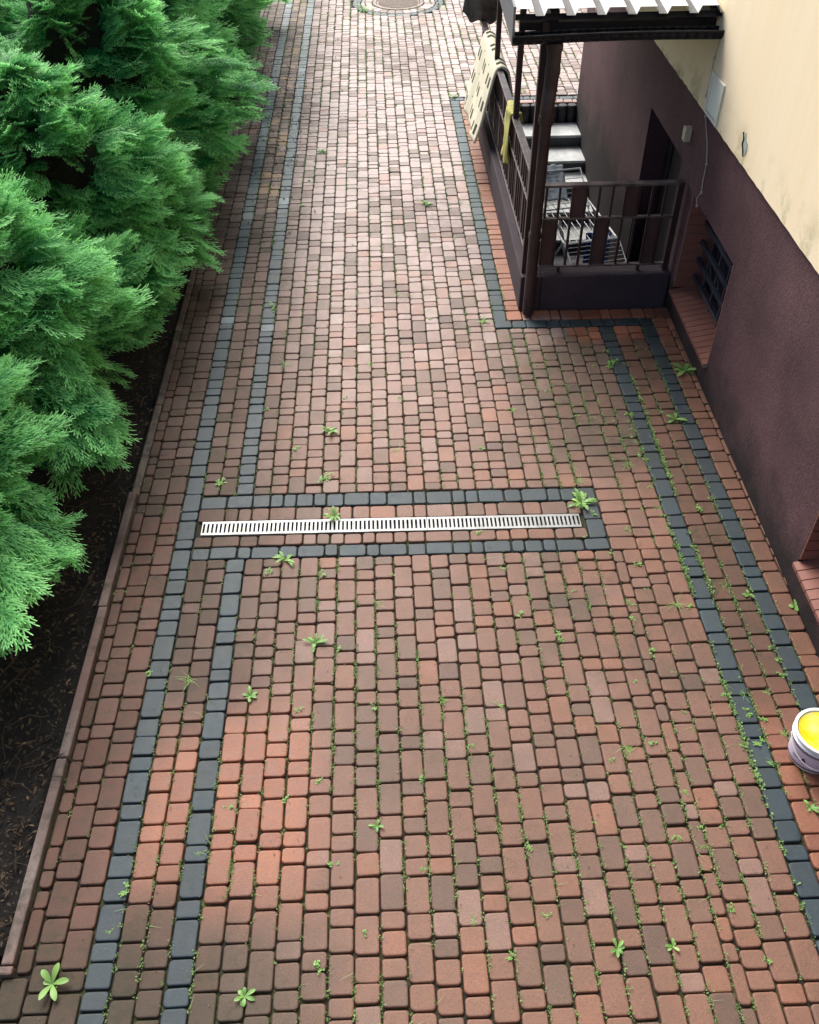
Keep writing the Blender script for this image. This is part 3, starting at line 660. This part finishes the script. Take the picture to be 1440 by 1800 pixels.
# ---------------------------------------------------------------- paint pail
px,py=2.06,2.345
pl=empty('paint_pail',(px,py,0),'white pail with lilac label and yellow paint at the right edge by the dark band','pail')
b=MB(); H=.205; rb,rt=.112,.128
b.lathe([(0,.004),(rb-.006,.004),(rb,.010),(rt-.004,H-.03),(rt-.004,H),(rt-.010,H),(rb-.01,.02)],px,py,48); b.build('pail_body',M_pail,pl,smooth=True)
b=MB(); b.lathe([(rt-.004,H-.034),(rt+.006,H-.034),(rt+.006,H-.028),(rt-.001,H-.026),(rt-.001,H-.006),(rt+.007,H-.004),(rt+.007,H+.006),(rt-.008,H+.006),(rt-.012,H-.002)],px,py,48); b.build('rim',M_pail,pl,smooth=False)
b=MB(); b.lathe([(0,H-.006),(.06,H-.004),(rt-.03,H-.005),(rt-.0125,H+.001)],px,py,40); b.build('paint',M_paint,pl,smooth=True)
def rad(z): return rb+(rt-.004-rb)*(z-.01)/(H-.04)
b=MB(); b.lathe([(rad(.022)+.0012,.022),(rad(.158)+.0012,.158)],px,py,48); lb=b.build('label',M_lilac,pl,smooth=True)
b=MB()
def onp(a,z,e=.0035): r=rad(z)+e; return (px+r*math.cos(a),py+r*math.sin(a),z)
for row,(z,ph) in enumerate(((.028,0),(.036,.5),(.146,0),(.154,.5))):
    for k in range(64):
        a=2*math.pi*(k+ph)/64; d=.030; b.add([onp(a-d,z-.0035),onp(a+d,z-.0035),onp(a+d,z+.0035),onp(a-d,z+.0035)],[(0,1,2,3)])
b.build('label_border',M_navy,lb); b=MB()
for a0 in (math.pi*1.22,math.pi*.3,math.pi*1.75):
    b.add([onp(a0-.13,.068),onp(a0+.17,.068),onp(a0+.02,.108)],[(0,1,2)])
    for k in range(7): a=a0-.5+k*.045; b.add([onp(a,.070),onp(a+.028,.070),onp(a+.028,.078),onp(a,.078)],[(0,1,2,3)])
    b.add([onp(a0-.45,.055),onp(a0+.1,.055),onp(a0+.1,.057),onp(a0-.45,.057)],[(0,1,2,3)])
b.build('label_emblem',M_navy,lb)
b=MB(); b.tube([(px+(rt+.01)*math.cos(a),py+(rt+.01)*math.sin(a),H-.03-.095*math.sin((a-2.9)/(math.pi)*math.pi)) for a in [2.9+k*math.pi/20 for k in range(21)]],.003,6); b.build('handle',M_pail,pl)
# ---------------------------------------------------------------- weeds
BIG=[(1.247,4.213,'d',0.130,'large leafy dandelion growing at the right end of the metal drain grate'),
(2.290,5.636,'r',0.130,'broad leaved weed at the foot of the dark wall below the barred window'),
(2.068,5.051,'r',0.100,'round leaved weed on the red strip between the two dark bands near the barred window'),
(2.314,3.290,'r',0.075,'upright green rosette against the dark wall left of the second window sill'),
(2.081,3.395,'r',0.060,'pale green rosette beside the outer dark band near the second window'),
(-0.338,4.166,'d',0.085,'toothed green weed growing over the upper edge of the drain grate'),
(-0.414,4.552,'s',0.100,'tall yellowish weed in the pavers just above the drain band'),
(-0.379,5.034,'d',0.090,'pale green weed in the middle pavers above the tall yellowish one'),
(-0.624,3.811,'d',0.090,'leafy green weed on the dark band just below the drain grate'),
(-0.723,3.704,'s',0.060,'smaller weed left of the leafy one below the drain band'),
(-0.422,3.156,'d',0.085,'star shaped green weed in the pavers left of centre below the drain'),
(-0.304,3.107,'s',0.050,'little sprig just right of the star shaped weed below the drain'),
(-0.754,2.820,'r',0.070,'light green upright weed on the orange pavers beside the left dark bands'),
(-1.096,4.516,'d',0.060,'small bright weed between the two left dark bands above the drain'),
(-1.314,2.999,'s',0.045,'clover like sprig against the outer left dark band'),
(-1.451,1.427,'r',0.095,'five leaved rosette with spoon shaped leaves in the bottom left corner'),
(-0.650,1.345,'r',0.060,'fresh green rosette at the bottom edge near the inner left dark band'),
(-0.097,2.064,'r',0.045,'small upright seedling alone in the lower middle pavers'),
(0.484,8.566,'d',0.100,'bright green weed in the pale pavers left of the porch'),
(0.834,6.408,'r',0.060,'little green plant at the corner of the dark band by the downpipe foot'),
(-0.594,9.908,'d',0.090,'green weed in the far pavers right of the inner left dark band'),
(-1.401,11.926,'r',0.140,'leafy green weed at the hedge side near the far end of the kerb'),
(0.953,11.470,'s',0.130,'yellow green tuft at the far end of the dark band beside the porch'),
(1.243,11.376,'s',0.130,'yellow green tuft beside the checked blanket'),
(0.075,4.800,'g',0.070,'thin spreading grass blades in the centre of the driveway'),
(1.646,3.346,'g',0.110,'grass tuft crossing the inner right dark band'),
(-1.084,2.940,'g',0.080,'dry grass tuft between the two left dark bands below the drain'),
(1.267,4.432,'g',0.080,'short grassy tuft just above the dandelion at the drain'),
(1.621,4.582,'g',0.080,'grass tuft left of the inner right dark band'),
(1.740,5.754,'s',0.120,'dense leafy clump at the left edge of the inner right dark band near the porch'),
(0.937,3.130,'s',0.060,'leafy sprig in the open pavers right of centre below the drain'),
(-0.902,6.718,'s',0.090,'yellow green sprig on the inner left dark band'),
(-0.757,5.879,'g',0.090,'grass tuft beside the inner left dark band in mid driveway'),
(0.912,1.467,'r',0.050,'small green seedling at the bottom edge right of centre'),
(1.149,1.466,'r',0.045,'small seedling near the bottom right of the driveway'),
(1.956,2.067,'r',0.050,'little green plant on the red strip below the paint pail'),
(1.856,2.308,'s',0.045,'leafy sprig beside the paint pail at the inner right dark band'),
(2.084,11.345,'d',0.120,'green weed among the far pavers seen beyond the stairs'),
(1.882,11.649,'s',0.120,'pale green weed in the far pavers seen between the canopy posts'),
(-0.109,15.160,'d',0.200,'green tuft at the near edge of the round manhole surround')]
SMALL=[(1.62,6.01),(1.73,5.94),(1.62,5.74),(1.99,5.95),(2.06,5.94),(1.85,5.75),(1.39,5.12),(1.49,5.09),(1.62,5.07),(1.98,5.14),(1.74,5.14),(1.74,4.95),(1.71,4.87),(1.73,5.04),(1.73,4.82),(1.74,4.73),(1.71,4.67),(1.99,4.81),(1.86,4.83),(1.77,4.61),(1.73,4.35),(1.88,4.46),(1.62,4.14),(1.73,4.15),(1.73,4.08),(1.97,4.13),(2.09,4.23),(1.74,3.96),(1.23,3.91),(1.49,3.97),(1.49,3.66),(1.85,3.79),(1.96,3.47),(1.73,3.33),(1.38,3.25),(1.50,3.47),(1.38,3.37),(1.40,3.00),(1.50,2.88),(1.29,2.82),(1.50,2.62),(1.51,2.52),(1.74,2.82),(1.74,2.73),(1.85,2.81),(1.84,2.71),(1.84,2.62),(2.08,3.02),(2.09,2.93),(2.08,2.83),(1.96,2.72),(1.74,2.64),(1.88,2.55),(1.77,2.47),(1.73,2.41),(1.85,2.42),(1.75,2.32),(1.75,2.25),(1.29,2.44),(1.16,2.42),(1.06,2.36),(1.40,2.17),(1.03,1.92),(1.40,1.90),(1.28,1.96),(0.93,2.03),(1.41,1.99),(1.51,1.99),(1.97,2.46),(0.10,1.85),(0.59,1.93),(-0.11,2.73),(0.55,2.70),(0.37,2.48),(0.02,3.65),(-0.40,3.67),(0.14,3.02),(-0.07,3.42),(0.13,2.31),(-0.54,2.23),(-0.29,1.89),(0.31,1.61),(0.47,1.46),(0.63,1.62),(1.53,1.39),(1.45,1.61),(0.92,5.22),(0.67,4.78),(1.20,5.41),(1.17,5.78),(1.38,5.48),(-0.27,5.42),(-0.10,5.85),(-0.62,4.85),(-0.85,5.31),(0.15,6.85),(-0.24,7.78),(-0.75,8.63),(-0.69,9.16),(0.71,7.84),(0.42,6.47),(0.68,3.67),(0.74,3.31),(1.07,3.47),(0.26,2.75),(-0.51,2.72),(-0.38,2.32),(-0.81,2.19),(-0.91,1.97),(-1.20,1.82),(-1.26,1.63),(-0.35,1.45),(-0.16,1.58),(0.11,5.40),(1.31,4.10),(0.56,3.99),(1.35,3.78)]

def leaf(mb,o,az,L,wd,rise,droop,c,shape='o',n=7):
    """a leaf blade starting at o"""
    dx,dy=math.cos(az),math.sin(az); px,py=-dy,dx; vs=[]
    for i in range(n+1):
        t=i/n; r=L*t; z=o[2]+L*(rise*t-droop*t*t)
        if shape=='o': w_=wd*(max(0,math.sin(math.pi*min(1,(t*.95+.03)**1.5)))**.7)+.0008
        elif shape=='t': w_=wd*(.25+.75*math.sin(math.pi*t**1.2))*(1.0 if i%2 else .45)+.0006
        else: w_=wd*(1-t)+.0002
        x,y=o[0]+dx*r,o[1]+dy*r
        vs+= [(x-px*w_,y-py*w_,z+.25*w_),(x,y,z-.0*w_),(x+px*w_,y+py*w_,z+.25*w_)]
    fs=[]
    for i in range(n): q=i*3; fs+=[(q,q+1,q+4,q+3),(q+1,q+2,q+5,q+4)]
    mb.add(vs,fs,0,(c,c,c,1))
def weed_mesh(kind,s,rg):
    b=MB()
    if kind=='r':
        n=rg.randint(5,7); a0=rg.uniform(0,6)
        for k in range(n): leaf(b,(0,0,.004),a0+k*2*math.pi/n+rg.gauss(0,.38),s*rg.uniform(.45,1.15),s*.17,rg.uniform(.35,.9),.4,rg.uniform(.2,.9))
        leaf(b,(0,0,.005),a0,s*.4,s*.10,1.2,.3,.9)
    elif kind=='d':
        for k in range(13): leaf(b,(rg.gauss(0,.005),rg.gauss(0,.005),.004),k*2.4+rg.gauss(0,.5),s*rg.uniform(.3,1.15),s*.15,rg.uniform(.4,1.1),.5,rg.uniform(.2,1),'t',9)
    elif kind=='s':
        for q in range(rg.randint(3,6)):
            ox,oy=rg.gauss(0,s*.28),rg.gauss(0,s*.4); h=rg.uniform(.1,.4)*s
            for k in range(rg.randint(6,11)): leaf(b,(ox+rg.gauss(0,s*.09),oy+rg.gauss(0,s*.12),h*rg.random()+.003),rg.uniform(0,6.28),s*rg.uniform(.10,.26),s*rg.uniform(.045,.08),rg.uniform(.1,.6),.35,rg.uniform(.25,1),'o',4)
    else:
        for k in range(16): leaf(b,(rg.gauss(0,.008),rg.gauss(0,.01),.002),rg.uniform(0,6.28),s*rg.uniform(.5,1.3),.0013,rg.uniform(.15,.9),.5,rg.uniform(.4,1),'g',5)
    return b
for i,(x,y,k,s,l) in enumerate(BIG):
    rg=random.Random(100+i); o=weed_mesh(k,s*(.8 if k!='g' else 1),rg).build('weed',M_weed,smooth=True); o.location=(x,y,-.004); tag(o,l,'weed','larger weeds between the pavers')
protos=[weed_mesh('s' if k%5 else 'g',(.038 if k%2 else .030),random.Random(k)).build('seedling_weed',M_weed,smooth=True) for k in range(9)]
first=set()
for i,(x,y) in enumerate(SMALL):
    p=protos[i%9]
    if i%9 in first: o=p.copy(); col.objects.link(o)
    else: o=p; first.add(i%9)
    k=rnd.uniform(.7,1.35)*(1+max(0,y-5)*.08); o.scale=(k,k,k); o.rotation_euler=(0,0,rnd.uniform(0,6.28)); o.location=(x,y,-.004)
    tag(o,'tiny green weed seedling sprouting from a joint between the pavers','seedling','tiny seedlings in the paver joints')
# moss tufts and minute leaves along the joints
b=MB(); rg=random.Random(5)
lines=[]
for xk,rs in JX.items():
    for (a,c) in rs:
        if c-a>.2: lines.append((xk,a,c))
def dens(x,y):
    d=26
    if -.9<x<1.8 and y<4: d=46
    if y>6: d=34
    if abs(x-1.757)<.06 and 1.6<y<6.1: d=(220 if y>3.4 else 110)
    if abs(x-1.87)<.06 and 1.8<y<5.6: d=(150 if y>3.4 else 85)
    if 1.9<x<2.15 and y<5.9: d=75
    if 1.0<x<1.76 and 4.3<y<6.2: d=85
    if x<-1.3: d=6
    return d
leaves=0
for (xk,a,c) in lines:
    y=a
    while y<c:
        y+=rg.expovariate(dens(xk,y)) 
        if y>=c: break
        if fbm(xk*3+5,y*2)+rg.gauss(0,.3)<-.1: continue
        x=xk+rg.gauss(0,.004); g_=rg.random()
        for k in range(rg.randint(3,7)):
            s=rg.uniform(.004,.011)*(1+max(0,y-6)*.08)*(1.7 if dens(xk,y)>100 else 1); az=rg.uniform(0,6.28); x1=x+rg.gauss(0,.005); y1=y+rg.gauss(0,.011); z=rg.uniform(-.004,.006)
            dx,dy=math.cos(az)*s,math.sin(az)*s; v=g_*.6+rg.random()*.4
            b.add([(x1,y1,z),(x1+dx*.5-dy*.4,y1+dy*.5+dx*.4,z+s*.5),(x1+dx,y1+dy,z+s*.35),(x1+dx*.5+dy*.4,y1+dy*.5-dx*.4,z+s*.5)],[(0,1,2,3)],0,(v,v,v,1))
        if rg.random()<.06:
            leaf(b,(x,y,0),rg.uniform(0,6.28),rg.uniform(.03,.07),.0009,.4,.3,.8,'g',3)
tag(b.build('joint_moss_growth',M_seed),kind='stuff',label='moss and minute seedlings growing along the paver joints',cat='moss')
# dark leaf crumbs on the far left bands
b=MB()
for k in range(1500):
    y=rg.uniform(7.5,15) ; x=rg.gauss(-1.12,.17) if rg.random()<.8 else rg.gauss(-.75,.25)
    if rg.random()<.6: x=rg.choice([-1.32,-1.205,-1.095,-.985,-.872])+rg.gauss(0,.016)
    if rg.random()>math.exp(-((y-10.8)/2.0)**2): continue
    s=rg.uniform(.007,.02); az=rg.uniform(0,6.28); dx,dy=math.cos(az)*s,math.sin(az)*s*1.4; z=.002+rg.random()*.004
    b.add([(x,y,z),(x+dx-dy*.4,y+dy+dx*.4,z+s*.5),(x+dx*1.4,y+dy*1.4,z),(x+dx*.7+dy*.4,y+dy*.7-dx*.4,z+s*.6)],[(0,1,2,3)],0,(0,0,0,1))
for k in range(900):
    y=rg.uniform(1.0,9); x=rg.uniform(-1.6,2.3) if rg.random()<.6 else -1.6+abs(rg.gauss(0,.35)); 
    if PORCH(x,y) or (x>.9 and y>6.2): continue
    s=rg.uniform(.003,.007); az=rg.uniform(0,6.28); dx,dy=math.cos(az)*s,math.sin(az)*s; v=rg.random()
    b.add([(x,y,.003),(x+dx-dy*.5,y+dy+dx*.5,.005),(x+dx*1.6,y+dy*1.6,.004),(x+dx+dy*.5,y+dy-dx*.5,.006)],[(0,1,2,3)],0,(v,v,v,1))
tag(b.build('leaf_litter',M_litter),kind='stuff',label='dark crumbled leaves lying along the left paver bands',cat='leaf litter')
# litter and twigs on the soil
b=MB()
for k in range(9000):
    y=1.56+rg.random()**1.3*12; x=-1.70-abs(rg.gauss(0,.6)); s=rg.uniform(.006,.022); az=rg.uniform(0,6.28); dx,dy=math.cos(az)*s,math.sin(az)*s; z=rg.uniform(-.03,.02); v=max(0,rg.gauss(.08,.16))
    b.add([(x,y,z),(x+dx-dy*.35,y+dy+dx*.35,z+s*rg.random()),(x+dx*2,y+dy*2,z+s*.5),(x+dx+dy*.35,y+dy-dx*.35,z+s*rg.random())],[(0,1,2,3)],0,(v,v,v,1))
for k in range(420):
    y=1.56+rg.random()**1.3*11; x=-1.74-abs(rg.gauss(0,.5)); az=rg.uniform(0,6.28); L=rg.uniform(.05,.3); z=rg.uniform(-.02,.03)
    p=Vector((x,y,z)); pts=[p]; 
    for q in range(4): az+=rg.gauss(0,.35); p=p+Vector((math.cos(az)*L/4,math.sin(az)*L/4,rg.gauss(0,.012))); pts.append(p)
    n0=len(b.v); b.tube(pts,rg.uniform(.0012,.003),4); v=rg.uniform(0,.35); b.c+=[(v,v,v,1)]*(len(b.v)-n0)
tag(b.build('bed_litter',M_litter),kind='stuff',label='dry twigs, needles and leaves covering the soil under the hedge',cat='leaf litter')
# ---------------------------------------------------------------- cypress hedge
def spray(seed):
    """one flat fan of scale foliage, unit length along x, lying in xy"""
    r=random.Random(seed); V=[];F=[];T=[]
    bend=r.uniform(-.18,.18); droop=r.uniform(.05,.30)
    def ax(t): return (t,bend*math.sin(t*2.5),-droop*t*t)
    def strip(a,b_,w0,t0,t1,z0,z1):
        dx,dy=b_[0]-a[0],b_[1]-a[1]; l=math.hypot(dx,dy)+1e-9; nx_,ny_=-dy/l,dx/l; k=len(V)
        w1=w0*.45
        V.extend([(a[0]-nx_*w0*.8,a[1]-ny_*w0*.8,z0),(a[0]+nx_*w0*.8,a[1]+ny_*w0*.8,z0),(b_[0]+nx_*w1,b_[1]+ny_*w1,z1),(b_[0]-nx_*w1,b_[1]-ny_*w1,z1)]); F.append((k,k+1,k+2,k+3)); T.extend([t0,t0,t1,t1])
    n=8
    for i in range(n+1):
        t=.08+.86*i/n
        for sd in(-1,1):
            t_=min(.97,t+(.04 if sd>0 else 0)); p=ax(t_)
            L=(.33*(1-t_)**.6*(.5+.6*min(1,t_*3.0))+.08)*r.uniform(.8,1.25); a=sd*(R(43)-R(12)*t+r.gauss(0,.08))+bend*math.cos(t*2.5)*1.5
            m=max(2,int(round(L*10))); prev=p; zz=p[2]
            for j in range(m):
                s=(j+1)/m; aa=a*(1-.35*s); q=(prev[0]+math.cos(aa)*L/m,prev[1]+math.sin(aa)*L/m); z2=p[2]-droop*.8*L*s*s+r.gauss(0,.003)
                tt=min(1,.02+.25*t+.75*s**1.3)
                strip(prev,q,.0125,tt*.6,tt*.8,zz,z2)
                for s2 in(-1,1):
                    l2=(.070*(1-s*.55)+.026)*r.uniform(.75,1.25)*(1.35 if s2==-sd else .9); a2=aa+s2*R(33)
                    e=(prev[0]+math.cos(a2)*l2,prev[1]+math.sin(a2)*l2); strip(prev,e,.0125,tt*.55,min(1,tt+.2),zz,z2-.010*r.random())
                prev=q; zz=z2
            e=(prev[0]+math.cos(aa)*.045,prev[1]+math.sin(aa)*.045); strip(prev,e,.0095,tt,1,zz,zz-.004)
    for i in range(8):
        a=ax(i/8);b_=ax((i+1)/8); strip(a,b_,.008,.05,.1,a[2]+.001,b_[2]+.001)
    return np.array(V,dtype=np.float32),np.array(F,dtype=np.int32),np.array(T,dtype=np.float32)
SP=[spray(k) for k in range(6)]
def crown_mesh(name,rx,ry,h,ns,seed,smin,smax,zlow=.45,lump=.17):
    rs=np.random.RandomState(seed); Vs=[];Fs=[];Ts=[];off=0
    ph=rs.uniform(0,6,6)
    def radius(a,t):
        # crown profile: widest low, rounding into the leader
        pr=(max(0,1-t)**.5)*(.72+.28*min(1,t*5))
        return pr*(1+lump*math.sin(3*a+ph[0]+4*t)+lump*.8*math.sin(5*a+ph[1]-7*t)+lump*.6*math.sin(11*t+ph[2]+2*a))
    up=np.array([0,0,1.])
    for i in range(int(ns*.36)):
        # a bough tip: several sprays sharing one direction
        t0=rs.rand()**1.1; a0=rs.uniform(-math.pi,math.pi)
        if abs(a0)>1.9 and rs.rand()<.7: a0=rs.uniform(-1.9,1.9)
        depth0=1-abs(rs.normal(0,.15)); dd=np.array([math.cos(a0),math.sin(a0),0])+up*(rs.normal(.05,.16)+.7*t0)+rs.normal(0,.17,3); dd/=np.linalg.norm(dd)
        n0=up+.5*np.array([math.cos(a0),math.sin(a0),0])+rs.normal(0,.28,3); sc=rs.uniform(smin,smax)*(1-.35*t0); lt0=rs.normal(0,.12)
        s0=np.cross(n0,dd); s0/=np.linalg.norm(s0)
        base=np.array([math.cos(a0)*rx,math.sin(a0)*ry,0])*radius(a0,t0)*depth0+up*(zlow+(h-zlow)*t0)
        for k in range(5):
            fan=(k-2)*.30+rs.normal(0,.10); s=sc*(1-.10*abs(k-2))*rs.uniform(.85,1.1)
            d=dd+s0*fan+rs.normal(0,.07,3); d/=np.linalg.norm(d); nrm=n0+rs.normal(0,.20,3); nrm-=d*nrm.dot(d); nrm/=np.linalg.norm(nrm); side=np.cross(nrm,d)
            p=base-up*(.05*abs(k-2)+.04*rs.rand())*sc*2-dd*rs.uniform(0,.25)*sc
            V,F,T=SP[rs.randint(6)]
            B=np.stack([d,side*rs.choice([-1,1])*rs.uniform(.85,1.1),nrm]); W=(V*s)@B+(p-d*s*.72)
            Vs.append(W); Fs.append(F+off); off+=len(V)
            Ts.append(np.clip(T*1.0+lt0+rs.normal(0,.06)-1.3*(1-depth0),0,1))  # sprays deeper in the crown get darker tint: inner shade painted in
    V=np.concatenate(Vs); F=np.concatenate(Fs); T=np.concatenate(Ts)
    # dead inner twig mass
    iv=[];nu,nw=20,12
    for j in range(nw+1):
        t=j/nw
        for k in range(nu):
            a=2*math.pi*k/nu; q=radius(a,t)*.42; iv.append((math.cos(a)*rx*q,math.sin(a)*ry*q,zlow+.02+(h-zlow)*.93*t))
    nV=len(V); inf=[(nV+j*nu+k,nV+j*nu+(k+1)%nu,nV+(j+1)*nu+(k+1)%nu,nV+(j+1)*nu+k) for j in range(nw) for k in range(nu)]
    V=np.concatenate([V,np.array(iv)]); F=np.concatenate([F,np.array(inf)]); T=np.concatenate([T,np.zeros(len(iv))])
    me=bpy.data.meshes.new(name); me.vertices.add(len(V)); me.vertices.foreach_set('co',V.astype(np.float32).ravel())
    me.loops.add(F.size); me.loops.foreach_set('vertex_index',F.astype(np.int32).ravel())
    me.polygons.add(len(F)); me.polygons.foreach_set('loop_start',np.arange(0,F.size,4,dtype=np.int32)); me.polygons.foreach_set('loop_total',np.full(len(F),4,dtype=np.int32))
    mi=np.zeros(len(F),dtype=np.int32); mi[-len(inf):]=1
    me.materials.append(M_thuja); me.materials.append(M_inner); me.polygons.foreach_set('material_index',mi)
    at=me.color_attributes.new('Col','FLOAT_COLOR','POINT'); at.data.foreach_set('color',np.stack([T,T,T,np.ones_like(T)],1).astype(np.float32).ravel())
    me.update(calc_edges=True); return me
TREES=[ # x,y,rx,ry,h,ns,label
(-2.90,3.70,1.30,1.05,1.75,700,'nearest cypress of the hedge, pale green, ending over bare soil at the lower left'),
(-2.68,5.15,1.25,1.2,1.95,720,'second nearest cypress of the hedge, reaching over the kerb beside the drain'),
(-2.55,6.75,1.36,1.15,2.05,700,'cypress in the middle of the hedge left of the brightest pavers'),
(-2.55,8.45,1.55,1.2,2.45,680,'dark green cypress of the hedge level with the porch railing'),
(-2.55,10.3,1.50,1.3,2.7,640,'cypress of the hedge level with the top of the stairs'),
(-2.60,12.4,1.50,1.35,3.0,620,'second farthest cypress at the top left by the kerb'),
(-4.3,10.2,1.3,1.5,3.0,420,'cypress standing behind the hedge, highest in the top left corner of the photo'),
(-4.4,13.6,1.4,1.6,3.2,380,'hindmost cypress behind the hedge at the very top of the photo'),
(-2.65,14.7,1.50,1.4,3.2,520,'farthest cypress of the hedge near the manhole end of the drive')]
for i,(x,y,rx,ry,h,ns,l) in enumerate(TREES):
    t=empty('cypress_tree',(x,y,-.03),l,'tree','cypress trees of the hedge')
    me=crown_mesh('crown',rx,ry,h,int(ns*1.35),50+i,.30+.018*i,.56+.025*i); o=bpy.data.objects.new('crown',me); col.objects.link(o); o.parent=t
    b=MB(); b.tube([(0,0,-.05),(.02,.01,.4),(.0,.03,h*.6),(0,0,h*.85)],[.07,.055,.03,.01],8)
    for k in range(16):
        a=rnd.uniform(0,6.28); z=rnd.uniform(.25,h*.7); L=rx*.6*(1-z/h)+.15; b.tube([(0,0,z),(math.cos(a)*L*.5,math.sin(a)*L*.5,z+.05),(math.cos(a)*L,math.sin(a)*L,z+.02)],[.018,.012,.005],5)
    b.build('trunk',M_bark,loc=(1e-9,0,0)).parent=t
